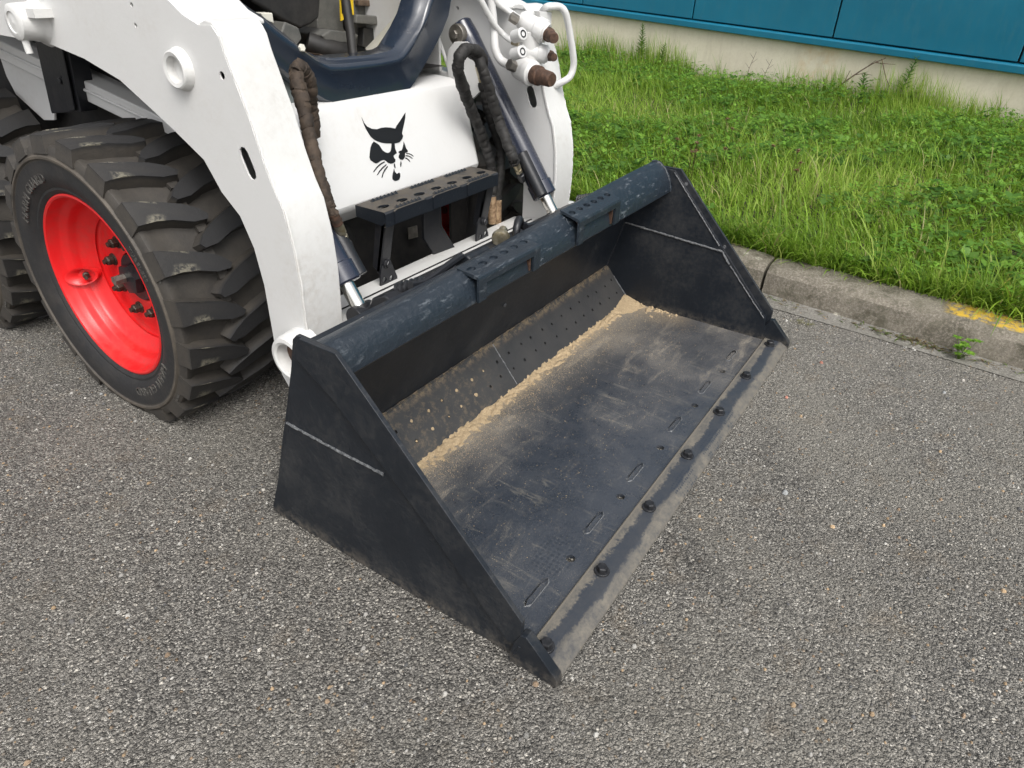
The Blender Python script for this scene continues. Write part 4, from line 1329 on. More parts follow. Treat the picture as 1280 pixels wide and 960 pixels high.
# ---- quick hitch carrier between the arms
m = MB()
m.prism([(.795, .20), (.795, .362), (.80, .366), (.955, .345), (.96, .335), (.96, .22)], 0, AX1 + .001, mx(AX1) - .001)
qh = m.build('quick_hitch', 'white_rough', loader, 30, .003)
MB().prism([(.868, .3575), (.871, .3591), (.874, .3585)], 0, AX1 + .02, mx(AX1) - .02).build('plate_joint', 'dark_body', qh, 0)
m = MB()
m.prism([(.795, .06), (.735, .20), (.692, .36), (.665, .45), (.69, .46), (.73, .44), (.775, .34), (.793, .20)], 0, .33, W - .33)
m.build('hitch_frame', 'black_paint', qh, 30, .006)
m = MB()
for xa, xb, zz in ((.56, .65, .500), (.345, .46, .478), (mx(.46), mx(.345), .490)):
    MB().prism([(.612, .44), (.616, zz - .008), (.628, zz), (.655, zz - .012), (.672, .44)], 0, xa, xb).build('hitch_lug', 'bucket', qh, 30, .006)
a = [(0.3654, 0.6379, 0.485), (0.404, 0.6357, 0.478), (0.4458, 0.6344, 0.482), (0.4995, 0.6365, 0.49), (0.5583, 0.6406, 0.495)]
MB().tube(spline(a, 5), .0095, 8).build('latch_lever', 'black_paint', qh, 40)
a = [(0.8215, 0.6241, 0.5), (0.9066, 0.6171, 0.49), (1.003, 0.6213, 0.485), (1.107, 0.6367, 0.48)]
MB().tube(spline(a, 5), .0105, 8).build('latch_lever', 'black_paint', qh, 40)
for (p, q) in (((.385, .70, .448), (.415, .635, .475)), ((1.265, .70, .452), (1.245, .64, .475))):
    p, q = Vector(p), Vector(q)
    L_ = (q - p).length
    prof = []
    for k in range(6):
        prof += [(L_ * k / 6, .013), (L_ * (k + .25) / 6, .019), (L_ * (k + .55) / 6, .019), (L_ * (k + .8) / 6, .013)]
    MB().lathe(p, q - p, prof, 16).build('spring_boot', 'bolt', qh, 40)
e = [Vector(q) for q in [(0.7812, 0.6772, 0.47), (0.8056, 0.6649, 0.475), (0.8249, 0.6489, 0.48), (0.7722, 0.5963, 0.48)]]
m = MB()
c0 = e[0]
m.lathe(c0 + Vector((-.02, -.012, 0)), (1, .5, .2), [(0, .016), (.004, .024), (.016, .026), (.026, .022), (.03, .012), (.06, .012)], 16)
m.build('lock_pin', 'zinc', qh, 40)
m = MB()
c1 = e[2]
rg = [(c1.x + .030 * math.cos(t), c1.y + .012 * math.cos(t), c1.z + .034 * math.sin(t)) for t in [R(20 + 30 * k) for k in range(8)]]
m.tube(rg, .011, 10)
m.tube([rg[0], tuple(Vector(rg[0]) + Vector((.05, -.03, -.03)))], .012, 10)
m.build('lever_ring', 'black_paint', qh, 40)

# ---- coupler block and pipes on the right arm
ZB = .05
cb = MB()
def axis(a, b): return Vector(a), Vector(b)
up0, up1 = [(1.219, 0.915, 0.9597), (1.232, 0.835, 0.931)]
lo0, lo1 = [(1.19, 0.905, 0.8375), (1.171, 0.835, 0.8263)]
mi0, mi1 = [(1.21, 0.9, 0.8845), (1.248, 0.835, 0.8721)]
for p, q, r in ((up0, up1, .031), (lo0, lo1, .033), (mi0, mi1, .024)):
    d = Vector(q) - Vector(p)
    L_ = d.length
    cb.lathe(p, d, [(-.008, r * .7), (0, r * .92), (.015, r), (L_ * .55, r), (L_ * .58, r * 1.08), (L_ * .9, r * 1.08), (L_ * .95, r * .9), (L_, r * .86)], 26)
b0_, b1_ = [(1.222, 0.885, 0.9363), (1.231, 0.885, 0.8314)]
cb.lathe(b0_, Vector(b1_) - Vector(b0_), [(0, .030), ((Vector(b1_) - Vector(b0_)).length, .030)], 18)
p_, q_ = [(1.276, 0.86, 0.9902), (1.292, 0.86, 0.9303)]
cb.slab([tuple(Vector(v)) for v in [(1.214, 0.855, 0.9883), (1.286, 0.855, 0.9839), (1.287, 0.855, 0.9395), (1.246, 0.855, 0.9415)]], (0, 1, 0), .02)
cpl = cb.build('coupler_block', 'white', loader, 40, .002)
for (u, v) in ((655, 47), (654, 69)):
    pass
for c0 in [(1.113, 0.842, 0.9266), (1.113, 0.842, 0.8816)]:
    m = MB()
    m.lathe(Vector(c0) + Vector((0, .03, 0)), (-.25, -1, .3), [(0, .017), (.036, .017), (.038, .015)], 22)
    pl = m.build('port_plug', 'white', cpl, 40)
    m = MB()
    dd = Vector((-.25, -1, .3)).normalized()
    base = Vector(c0) + Vector((0, .03, 0)) + dd * .0385
    m.lathe(base, dd, [(0, .0105), (.0006, .0105), (.0006, .0065), (.0001, .0065)], 20, False, False)
    m.build('plug_ring', 'emblem', pl, 0)
for (p, q, r, nm) in ((up1, [(1.19, 0.785, 0.9245)][0], .0165, 'dust_cap'), (mi1, [(1.222, 0.8, 0.8707)][0], .0125, 'dust_cap'), (lo1, [(1.157, 0.765, 0.8198)][0], .023, 'dust_cap')):
    d = Vector(q) - Vector(p)
    L_ = d.length
    m = MB()
    m.lathe(p, d, [(-.006, r * 1.15), (L_ * .12, r * 1.2), (L_ * .3, r * 1.2), (L_ * .34, r * 1.0), (L_ * .9, r * .92), (L_, r * .8)], 20)
    m.build(nm, 'rust', cpl, 40)
a = [(1.281, 0.885, 0.9845), (1.261, 0.86, 0.9969), (1.268, 0.845, 0.9996), (1.298, 0.835, 0.9972), (1.316, 0.825, 0.9805), (1.339, 0.82, 0.9307), (1.359, 0.815, 0.8746), (1.37, 0.815, 0.8351), (1.363, 0.82, 0.8051), (1.346, 0.835, 0.7889), (1.335, 0.86, 0.7756)]
MB().tube(spline(a, 6), .0105, 14).build('guard_handle', 'white', cpl, 60)
a = [(1.157, 0.895, 0.8413), (1.166, 0.93, 0.846), (1.164, 0.955, 0.857), (1.159, 0.97, 0.8865), (1.163, 0.98, 0.9494), (1.148, 0.985, 1.035)]
MB().tube(spline(a, 6), .0125, 12).build('hydraulic_pipe', 'white', loader, 60)
a = [(1.162, 0.895, 0.9052), (1.18, 0.93, 0.9098), (1.181, 0.96, 0.9245), (1.145, 0.97, 0.955), (1.094, 0.98, 1.017), (1.065, 1, 1.07)]
MB().tube(spline(a, 6), .0085, 12).build('hydraulic_pipe', 'white', loader, 60)
a = [(1.198, 0.91, 0.965), (1.197, 0.95, 0.9833), (1.168, 0.97, 1.004), (1.133, 0.98, 1.036)]
MB().tube(spline(a, 6), .0085, 12).build('hydraulic_pipe', 'white', loader, 60)
for p, q, r, mt in (([(1.138, 0.905, 0.8507)][0], [(1.166, 0.895, 0.8383)][0], .0165, 'steel'), ([(1.159, 0.91, 0.9105)][0], [(1.167, 0.89, 0.9053)][0], .012, 'zinc'), ([(1.162, 0.92, 0.9739)][0], [(1.178, 0.905, 0.962)][0], .014, 'steel')):
    MB().cyl(p, q, r, 6).build('pipe_nut', mt, loader, 30, .001)

# ---- chassis, rails, fender parts seen behind the wheel
m = MB()
m.prism([(1.30, .24), (1.22, .46), (1.30, .80), (2.75, .80), (2.75, .24)], 0, .43, 1.14)
m.build('chassis', 'dark_body', loader, 30)
m = MB()
m.box(.40, .42, 1.25, 2.8, .45, .97)
m.build('engine_side', 'dark_body', loader, 30)
rail = [(2.75, .945), (2.176, .864), (1.458, .755), (1.36, .735), (1.36, .70), (1.49, .704), (2.215, .812), (2.75, .893)]
m = MB()
m.prism(rail, 0, .325, .405)
m.prism([(2.75, .925), (1.46, .738), (1.46, .730), (2.75, .915)], 0, .318, .326)
m.build('side_rail', 'white', loader, 30, .004)
m = MB()
m.slab([(0.3, 1.897, 0.8874), (0.3, 1.73, 0.8854), (0.3, 1.759, 0.7203), (0.3, 1.933, 0.6938)], (1, 0, 0), .05)
m.slab([(0.296, 1.77, 0.8862), (0.296, 1.739, 0.885), (0.296, 1.77, 0.7236), (0.296, 1.807, 0.7168)], (-1, 0, 0), .006)
pst = m.build('rail_post', 'black_paint', loader, 30, .003)
MB().hexhead([(0.299, 1.812, 0.7942)][0], (-1, 0, 0), .009, .008, 1.3).build('post_bolt', 'bolt', pst, 30)
m = MB()
m.slab([(0.36, 2.289, 0.8315), (0.36, 2.288, 0.7521), (0.36, 2.264, 0.7008), (0.36, 2.13, 0.6414), (0.36, 2.062, 0.6505), (0.36, 1.995, 0.771), (0.36, 1.98, 0.8362)], (1, 0, 0), .006)
m.build('fender_panel', 'white', loader, 30)
m = MB()
m.cyl((.395, 1.3, .80), (.395, 2.4, .97), .02, 10)
m.build('lift_cylinder', 'dark_body', loader, 40)

# ---- wheels
WY, WZ_, RR = 1.4585, .3517, .392
def wheel_part():
    # red dished rim (axis x, outer face at -x)
    m = MB()
    prof = [(-.117, .2465), (-.121, .2455), (-.1225, .2415), (-.120, .237), (-.108, .2335), (-.094, .2315), (-.088, .228), (-.080, .217), (-.074, .2135), (-.060, .2125), (-.050, .208), (-.040, .195), (-.030, .184), (-.022, .174), (-.017, .160), (-.019, .140), (-.022, .128), (-.022, .085), (-.020, .068), (-.008, .0655)]
    m.lathe((0, 0, 0), (1, 0, 0), prof, 72, False, False)
    back = [(.117, .2455), (.112, .238), (.095, .231), (.06, .20), (-.02, .190), (-.028, .172)]
    m.lathe((0, 0, 0), (1, 0, 0), back, 48, False, False)
    return m
def tyre_part():
    m = MB()
    half = [(-.116, .243), (-.123, .250), (-.127, .256), (-.1265, .262), (-.131, .268), (-.139, .285), (-.1425, .303), (-.1415, .322), (-.1420, .330), (-.1460, .333), (-.1460, .3385), (-.1405, .342), (-.1375, .355), (-.1320, .3625), (-.124, .3640), (-.108, .3585), (-.07, .3575), (-.03, .3590), (0, .3600)]
    prof = half + [(-a, r) for a, r in half[-2::-1]]
    n = 100
    o = []
    for a, r in prof:
        o += [(a, -r * math.cos(2 * math.pi * k / n), r * math.sin(2 * math.pi * k / n)) for k in range(n)]
    fs = [(i * n + k, i * n + (k + 1) % n, (i + 1) * n + (k + 1) % n, (i + 1) * n + k) for i in range(len(prof) - 1) for k in range(n)]
    m.add(o, fs)
    # lugs
    outl = [(-.1405, -.034), (-.095, -.026), (-.060, -.0225), (-.015, -.024), (.020, -.012), (.028, .002), (.010, .016), (-.020, .024), (-.055, .026), (-.10, .028), (-.1405, .032)]
    def tilt(x): return -.050 * max(0, min(1, (x + .135) / .16)) ** 1.25
    for k in range(20):
        for sgn, ph in ((1, 0.0), (-1, 9.0)):
            th0 = R(7 + 18 * k + ph)
            top, botm = [], []
            for (x, s_) in outl:
                cxm = -.06
                sx_ = s_ * .95 + tilt(x)
                th = th0 + sx_ / RR
                rt = RR - (.004 if x < -.13 else 0) - .001 * abs(x) / .1 + random.uniform(-.0008, .0008)
                xt = x * 1.0 + (.004 if x < -.13 else 0)
                top.append((sgn * xt, -rt * math.cos(th), rt * math.sin(th)))
                x2 = x + (.006 if x > 0 else 0) - (.003 if x < -.13 else 0)
                th2 = th0 + (s_ * 1.18 + tilt(x)) / RR
                rb = .3560 if x > -.13 else .346
                botm.append((sgn * x2, -rb * math.cos(th2), rb * math.sin(th2)))
            q = len(outl)
            m.add(top + botm, [tuple(range(q))] + [(i, (i + 1) % q, q + (i + 1) % q, q + i) for i in range(q)])
            # low tie bar between lugs near the centre
            pts = []
            for (x, s_, r) in ((-.015, .016, .3740), (.006, .024, .3740), (.006, .046, .3700), (-.022, .040, .3700)):
                th = th0 + (s_ + tilt(x)) / RR
                pts.append((sgn * x, -r * math.cos(th), r * math.sin(th)))
            pb = [(p[0], p[1] * .975, p[2] * .975) for p in pts]
            m.add(pts + pb, [(0, 1, 2, 3)] + [(i, (i + 1) % 4, 4 + (i + 1) % 4, 4 + i) for i in range(4)])
    # flat where it stands
    m.v = [(x, y, max(z, -WZ_ + .0015)) for x, y, z in m.v]
    return m
def letters(text, size, r0, th0, x, inward=False):
    """raised letters set round the sidewall; th measured from the front, up"""
    cu = bpy.data.curves.new('t', 'FONT')
    cu.body = text
    cu.size = size
    cu.resolution_u = 2
    cu.space_character = 1.12
    cu.extrude = .0018
    ob = bpy.data.objects.new('t', cu)
    me = bpy.data.meshes.new_from_object(ob)
    wd = max(v.co.x for v in me.vertices)
    mb = MB()
    vs_ = []
    for v in me.vertices:
        u, w, e_ = v.co
        r = r0 + w
        th = R(th0) - (u - wd / 2) / r0     # clockwise seen from outside (-x)
        th = R(th0) + (wd / 2 - u) / r0
        vs_.append((x - e_, -r * math.cos(th), r * math.sin(th)))
    mb.add(vs_, [tuple(p.vertices) for p in me.polygons])
    bpy.data.objects.remove(ob)
    bpy.data.curves.remove(cu)
    bpy.data.meshes.remove(me)
    return mb

C0 = (AX0 - .19 + .2, WY, WZ_)
def place(m, name, mat, parent, smooth=40, bevel=0.0):
    m.v = [(x + C0[0], y + C0[1], z + C0[2]) for x, y, z in m.v]
    return m.build(name, mat, parent, smooth, bevel, origin=C0)
wheel = place(wheel_part(), 'wheel', 'red', loader, 35)
kids = []
kids.append(place(tyre_part(), 'tyre', 'rubber', wheel, 32, .0012))
lt = MB()
for args in (("HARM GUARD", .034, .277, 128, -.1405), ("HARM GUARD", .034, .277, -52, -.1405), ("BKT", .021, .344, 22, -.1385), ("TUBELESS", .018, .300, 28, -.1415), ("TUBELESS", .016, .345, -40, -.1375)):
    q = letters(*args)
    lt.add(q.v, q.f)
kids.append(kind(place(lt, 'raised_lettering', 'rubber_worn', wheel, 0), 'stuff'))
nut0 = None
for k in range(8):
    a = R(119 + 45 * k)
    p = (-.022, -.101 * math.cos(a), .101 * math.sin(a))
    m = MB()
    m.lathe(p, (-1, 0, 0), [(0, .0175), (.004, .0165)], 18)
    m.lathe(p, (-1, 0, 0), [(.004, .0135), (.018, .0135), (.021, .011)], 6)
    m.lathe(p, (-1, 0, 0), [(.02, .0075), (.029, .007)], 10)
    kids.append(place(m, 'lug_nut', 'nut', wheel, 30))
m = MB()
m.lathe((-.025, 0, 0), (1, 0, 0), [(0, .0), (.0, .064), (.06, .064)], 32, False, False)
m.lathe((-.03, 0, 0), (-1, 0, 0), [(0, .045), (.018, .042), (.02, .028)], 6)
kids.append(place(m, 'axle_hub', 'black_paint', wheel, 30))
m = MB()
m.cyl((-.05, .012, .004), (-.078, .012, .004), .013, 6)
kids.append(place(m, 'hub_bolt', 'steel', wheel, 30))
# valve pocket and stem
th = R(180 + 9)
er, et = Vector((0, -math.cos(th), math.sin(th))), Vector((0, math.sin(th), math.cos(th)))
m = MB()
pc = er * .196 + Vector((-.072, 0, 0))
pk = []
for j, (dz, sc) in enumerate(((0, 1.0), (-.006, 1.05), (-.004, .86), (.02, .72))):
    for k in range(20):
        a = 2 * math.pi * k / 20
        pk.append(tuple(pc + er * (.026 * sc * math.cos(a)) + et * (.024 * sc * math.sin(a)) + Vector((dz + .035 * sc * math.cos(a) * -.9, 0, 0))))
m.add(pk, [(j * 20 + k, j * 20 + (k + 1) % 20, (j + 1) * 20 + (k + 1) % 20, (j + 1) * 20 + k) for j in range(3) for k in range(20)])
m.add([pk[k] for k in range(60, 80)], [tuple(range(20))])
kids.append(place(m, 'valve_pocket', 'red', wheel, 50))
m = MB()
p0 = er * .20 + Vector((-.062, 0, 0))
p1 = p0 + er * -.038 + Vector((-.018, 0, 0))
m.lathe(p0, p1 - p0, [(0, .009), (.014, .009), (.016, .006), (.034, .006), (.042, .005)], 12)
kids.append(place(m, 'valve_stem', 'nut', wheel, 40))
def copy_wheel(loc, flip):
    w2 = wheel.copy()
    COL.objects.link(w2)
    w2.parent = loader
    w2.location = Vector(loc) - world_of(loader)
    if flip: w2.rotation_euler.z = math.pi
    for ch in kids:
        c = ch.copy()
        COL.objects.link(c)
        c.parent = w2
    return w2
RY = 2.37
copy_wheel((C0[0], RY, WZ_), False)
copy_wheel((W - C0[0], WY - .06, WZ_), True)
copy_wheel((W - C0[0], RY, WZ_), True)
m = MB()
m.cyl((.3, WY, WZ_), (W - .3, WY, WZ_), .05, 16)
m.cyl((.3, RY, WZ_), (W - .3, RY, WZ_), .05, 16)
m.build('axle', 'dark_body', loader, 40)

# ================================================================== GRASS AND WEEDS
def tint_attr(me, cols):
    at_ = me.color_attributes.new('tint', 'FLOAT_COLOR', 'POINT')
    c = np.ones((len(cols), 4), dtype=np.float32)
    c[:, :3] = cols
    at_.data.foreach_set('color', c.ravel())
def raw_mesh(name, V, F4, cols, mat, parent=None, loc=None):
    me = bpy.data.meshes.new(name)
    V = np.asarray(V, dtype=np.float32)
    if loc is not None: V = V - np.asarray(loc, dtype=np.float32)
    nv = len(V)
    k = F4.shape[1]
    me.vertices.add(nv)
    me.vertices.foreach_set('co', V.ravel())
    me.loops.add(F4.size)
    me.loops.foreach_set('vertex_index', F4.ravel().astype(np.int32))
    me.polygons.add(len(F4))
    me.polygons.foreach_set('loop_start', np.arange(0, F4.size, k, dtype=np.int32))
    me.polygons.foreach_set('loop_total', np.full(len(F4), k, dtype=np.int32))
    me.update(calc_edges=True)
    tint_attr(me, cols)
    me.materials.append(M[mat])
    ob = bpy.data.objects.new(name, me)
    if loc is not None: ob.location = loc
    COL.objects.link(ob)
    return ob
def gzv(x, y):
    k0 = 1.935 + KS * y + .16
    w0 = WX0 + WS * y
    t = np.clip((x - k0) / (w0 - k0), 0, 1)
    return .105 + .045 * t + .018 * np.sin(x * 3.1 + y * 1.7) * t + .012 * np.sin(y * 4.3 - x * 2.1) * np.minimum(1, t * 4)
def nfield(x, y, s, ph=0.0):
    return (np.sin(x * 1.7 * s + 1.3 * np.sin(y * 1.1 * s + ph) + ph) + np.sin(y * 2.3 * s - 1.1 * np.sin(x * 1.9 * s) + 2 * ph) + .7 * np.sin((x + y) * 3.7 * s + ph)) / 2.7
def blades(n, sampler, lmin, lmax, wid, seg=3, lean=.6):
    x, y = sampler(n)
    n = len(x)
    z = gzv(x, y) - .008
    ln = rng.uniform(lmin, lmax, n) * (1 + .35 * nfield(x, y, 2.2, .4))
    az = rng.uniform(0, 2 * np.pi, n) * .65 + 1.6 * nfield(x, y, 1.3, 1.9)
    ln0 = np.abs(rng.normal(.25, .25, n)) * lean * 1.6
    curl = rng.uniform(.3, 1.8, n) * lean * 1.5
    w = wid * rng.uniform(.6, 1.35, n)
    sx, sy = -np.sin(az), np.cos(az)
    tw = rng.uniform(-.9, .9, n)
    sx, sy = np.cos(az + np.pi / 2 + tw), np.sin(az + np.pi / 2 + tw)
    pos = np.stack([x, y, z], 1)
    V = np.zeros((n, 2 * seg + 2, 3))
    ang = ln0.copy()
    for i in range(seg + 1):
        f = i / seg
        ww = w * (1 - f ** 1.8) * .5 + .0002
        V[:, 2 * i, :] = pos + np.stack([sx * ww, sy * ww, np.zeros(n)], 1)
        V[:, 2 * i + 1, :] = pos - np.stack([sx * ww, sy * ww, np.zeros(n)], 1)
        d = np.stack([np.cos(az) * np.sin(ang), np.sin(az) * np.sin(ang), np.cos(ang)], 1)
        pos = pos + d * (ln / seg)[:, None]
        ang = np.minimum(ang + curl / seg, 2.2)
    F = []
    base = np.arange(n)[:, None] * (2 * seg + 2)
    for i in range(seg):
        F.append(base + np.array([[2 * i, 2 * i + 1, 2 * i + 3, 2 * i + 2]]))
    F = np.stack(F, 1).reshape(-1, 4)
    pal = np.array([(.195, .325, .034), (.245, .385, .045), (.305, .43, .070), (.135, .250, .030), (.36, .43, .095), (.42, .39, .17)])
    mixn = nfield(x, y, 1.1, .8) + rng.normal(0, .6, n)
    pi_ = np.clip(np.digitize(mixn, [-.55, .15, .8]) + 0, 0, 3)
    order = np.array([3, 0, 1, 2])
    ci = order[pi_]
    r = rng.random(n)
    dry = r < (.02 + .05 * (nfield(x, y, .9, 3.0) > .3))
    ci = np.where(r > .94, 4, ci)
    ci = np.where(dry, 5, ci)
    c = pal[ci] * rng.uniform(.75, 1.25, n)[:, None]
    C = np.repeat(c[:, None, :], 2 * seg + 2, 1)
    return V.reshape(-1, 3), F, C.reshape(-1, 3)
def verge_sampler(ylo, yhi, tpow):
    def f(n):
        y = rng.uniform(ylo, yhi, n)
        t = rng.random(n) ** tpow
        k0 = 1.935 + KS * y + .155
        w0 = WX0 + WS * y - .03
        return k0 + (w0 - k0) * t, y
    return f
def edge_sampler(n):
    y = rng.uniform(-2, 3, n)
    return 1.935 + KS * y + .165 + np.abs(rng.normal(0, .05, n)), y
def wall_sampler(n):
    y = rng.uniform(-2.5, 6, n)
    m_ = nfield(y * 2.2, y * .7, 1.5, .3) > -.15
    y = y[m_]
    return WX0 + WS * y - .04 - np.abs(rng.normal(0, .09, len(y))), y
parts_ = [blades(80000, verge_sampler(-2.3, 5.8, 1.25), .06, .145, .0062, 3, .8),
          blades(11000, verge_sampler(-1.8, 4.5, 1.5), .13, .26, .0066, 4, .95),
          blades(5200, edge_sampler, .06, .17, .0055, 3, .8),
          blades(4200, wall_sampler, .14, .34, .0050, 3, .35)]
off = 0
VV, CC, FF = [], [], []
for v, f, c in parts_:
    VV.append(v); CC.append(c); FF.append(f + off); off += len(v)
# clover and broad leaves
def leafy(n, sampler, rad, hlo, hhi, nl, pal):
    x, y = sampler(n)
    keep = nfield(x, y, 1.4, 5.0) > -.15
    x, y = x[keep], y[keep]
    n = len(x)
    h = rng.uniform(hlo, hhi, n)
    z = gzv(x, y) + h
    out_v, out_c = [], []
    a0 = rng.uniform(0, 2 * np.pi, n)
    tl = rng.normal(0, .35, n)
    r = rad * rng.uniform(.6, 1.3, n)
    col = np.array(pal)[rng.integers(0, len(pal), n)] * rng.uniform(.8, 1.2, n)[:, None]
    for k in range(nl):
        a = a0 + 2 * np.pi * k / nl
        d = np.stack([np.cos(a), np.sin(a), .35 * np.cos(a - a0 * 2) + tl], 1)
        s_ = np.stack([-np.sin(a), np.cos(a), np.zeros(n)], 1)
        p = np.stack([x, y, z], 1)
        q = np.stack([p, p + d * r[:, None] * .55 + s_ * r[:, None] * .42, p + d * r[:, None], p + d * r[:, None] * .55 - s_ * r[:, None] * .42], 1)
        q[:, 1, 2] += r * .12
        q[:, 3, 2] += r * .12
        out_v.append(q)
        out_c.append(np.repeat(col[:, None, :], 4, 1))
    V = np.concatenate(out_v, 0).reshape(-1, 3)
    C = np.concatenate(out_c, 0).reshape(-1, 3)
    F = np.arange(len(V)).reshape(-1, 4)
    return V, F, C
for v, f, c in (leafy(15000, verge_sampler(-2, 5.5, 1.1), .024, .04, .15, 3, [(.17, .34, .042), (.215, .39, .056), (.125, .26, .038)]),
                leafy(2600, verge_sampler(-2, 5.5, 1.0), .042, .03, .10, 5, [(.09, .20, .034), (.14, .27, .05)])):
    VV.append(v); CC.append(c); FF.append(f + off); off += len(v)
gr = kind(raw_mesh('grass', np.concatenate(VV), np.concatenate(FF), np.concatenate(CC), 'leaf'), 'stuff')
gr['label'] = 'long green grass with clover on the bank below the wall'

# ---- weeds standing out of the grass: each a plant of its own
class Leafer:
    def __init__(self):
        self.v, self.c = [], []
    def leaf(self, p, d, ln, w, col, droop=.15):
        p, d = Vector(p), Vector(d).normalized()
        s_ = d.cross(Vector((0, 0, 1)))
        s_ = s_.normalized() if s_.length > 1e-4 else Vector((1, 0, 0))
        up = s_.cross(d)
        q = [p, p + d * ln * .45 + s_ * w * .5 + up * w * .15, p + d * ln - Vector((0, 0, droop * ln)), p + d * ln * .45 - s_ * w * .5 + up * w * .15]
        self.v += [tuple(x) for x in q]
        f = random.uniform(.8, 1.2)
        self.c += [tuple(k * f for k in col)] * 4
    def stem(self, pts, r, col):
        for a, b in zip(pts[:-1], pts[1:]):
            a, b = Vector(a), Vector(b)
            for s_ in (Vector((1, 0, 0)), Vector((0, 1, 0)), Vector((.7, .7, 0))):
                self.v += [tuple(a - s_ * r), tuple(a + s_ * r), tuple(b + s_ * r * .8), tuple(b - s_ * r * .8)]
                self.c += [col] * 4
    def build(self, name, loc, parent=None):
        V = np.array(self.v)
        return raw_mesh(name, V, np.arange(len(V)).reshape(-1, 4), np.array(self.c), 'leaf', loc=loc)
def tall_weed(x, y, h, label, lean=(0, 0), col=(.10, .21, .04), dens=38, group='tall weeds by the wall'):
    z = gz(x, y)
    L = Leafer()
    pts = [(x + lean[0] * t * t, y + lean[1] * t * t, z + h * t) for t in [k / 6 for k in range(7)]]
    L.stem(pts, .004, (.10, .14, .04))
    for k in range(dens):
        t = .25 + .75 * k / dens
        a = k * 2.4
        sz = .085 * (1.15 - t) + .022
        p = (x + lean[0] * t * t, y + lean[1] * t * t, z + h * t)
        L.leaf(p, (math.cos(a), math.sin(a), .75), sz, sz * .3, col)
    o = L.build('tall_weed', (x, y, z))
    return tag(o, label, 'weed', group)
tall_weed(wx(2.98) - .10, 2.98, .42, 'bushy upright weed against the cream wall, nearest the white loader', (0, .02), (.11, .22, .04), 60)
tall_weed(wx(2.72) - .12, 2.72, .27, 'low pale weed just right of the bushy upright weed by the wall', (.0, -.03), (.16, .28, .06), 30)
tall_weed(wx(.37) - .08, .35, .36, 'thin upright weed by the wall, right of the dry forked twig', (.02, -.04), (.11, .23, .05), 34)
tall_weed(wx(.66) - .10, .66, .20, 'short green weed under the dry forked twig', (0, .02), (.12, .25, .05), 24)
# dry forked twig leaning on the wall
tw_ = MB()
b_ = Vector((wx(.93) - .10, .93, gz(wx(.93) - .1, .93)))
e_ = Vector((wx(.55) - .055, .55, .50))
main = [b_, b_.lerp(e_, .35) + Vector((0, .01, .02)), b_.lerp(e_, .7) + Vector((0, 0, .03)), e_]
P_ = spline(main, 6)
tw_.tube(P_, [.008 - .005 * i / len(P_) for i in range(len(P_))], 7)
for t, dy, dz in ((.45, -.14, .02), (.62, -.12, .06), (.8, -.16, .0), (.3, -.05, .10)):
    p = Vector(P_[int(t * (len(P_) - 1))])
    tw_.tube([p, p + Vector((-.01, dy * .5, dz)), p + Vector((0, dy, dz * .6))], [.0035, .0028, .0016], 6)
p = e_ + Vector((-.0, .03, -.01))
tw_.tube([p, p + Vector((-.015, -.07, -.13)), p + Vector((-.02, -.17, -.27))], [.004, .0035, .0025], 6)
tag(tw_.build('dry_twig', 'twig', None, 50, origin=b_), 'dry brown forked twig leaning against the cream wall', 'twig')
# dead upright stems by the wall
def dead_stem(y, h, label):
    x = wx(y) - .07
    z = gz(x, y)
    m = MB()
    q = [(x, y, z), (x, y - .01, z + h * .5), (x - .01, y - .05, z + h)]
    m.tube(q, [.0028, .0022, .0014], 6)
    for k in range(3):
        t = .5 + .15 * k
        b = Vector(q[1]).lerp(Vector(q[2]), (t - .5) * 2)
        m.tube([b, b + Vector((0, -.05 if k % 2 else .045, .045))], [.0018, .001], 5)
    return tag(m.build('dead_stem', 'twig', None, 50, origin=(x, y, z)), label, 'dead stem', 'dead stems by the wall')
dead_stem(1.75, .30, 'left one of two dead brown stems standing at the wall')
dead_stem(1.58, .26, 'right one of two dead brown stems standing at the wall')
# brown seed heads in the middle of the bank
def seed_head(x, y, h, label):
    z = gz(x, y)
    L = Leafer()
    L.stem([(x, y, z), (x + .01, y, z + h)], .0018, (.13, .12, .05))
    for k in range(26):
        a, b = random.uniform(0, 6.28), random.uniform(-.4, 1)
        L.leaf((x + .01, y, z + h), (math.cos(a), math.sin(a), b), random.uniform(.012, .02), .007, random.choice([(.20, .11, .06), (.29, .19, .11), (.36, .28, .18)]))
    return tag(L.build('seed_head', (x, y, z)), label, 'seed head', 'brown clover seed heads')
for k in range(12):
    seed_head(random.uniform(2.8, 3.7), random.uniform(.35, 1.05), random.uniform(.15, .22), 'small brown withered seed head among the grass blades')
# bright weed and litter at the foot of the kerb
L = Leafer()
wxx, wyy = 1.842, -.50
for k in range(11):
    a = k * 2.4
    rr_ = random.uniform(.01, .035)
    hh = random.uniform(.025, .075)
    tip = (wxx + rr_ * math.cos(a) * .8, wyy + rr_ * math.sin(a), .004 + hh)
    L.stem([(wxx, wyy, .003), tip], .0011, (.16, .25, .05))
    for j in range(6):
        b = j * 1.05 + k
        L.leaf(tip, (math.cos(b), math.sin(b), .35), random.uniform(.014, .024), .012, random.choice([(.19, .37, .045), (.25, .43, .06), (.15, .31, .04)]))
tag(L.build('small_weed', (wxx, wyy, .003)), 'small bright green weed growing at the foot of the kerb', 'weed')
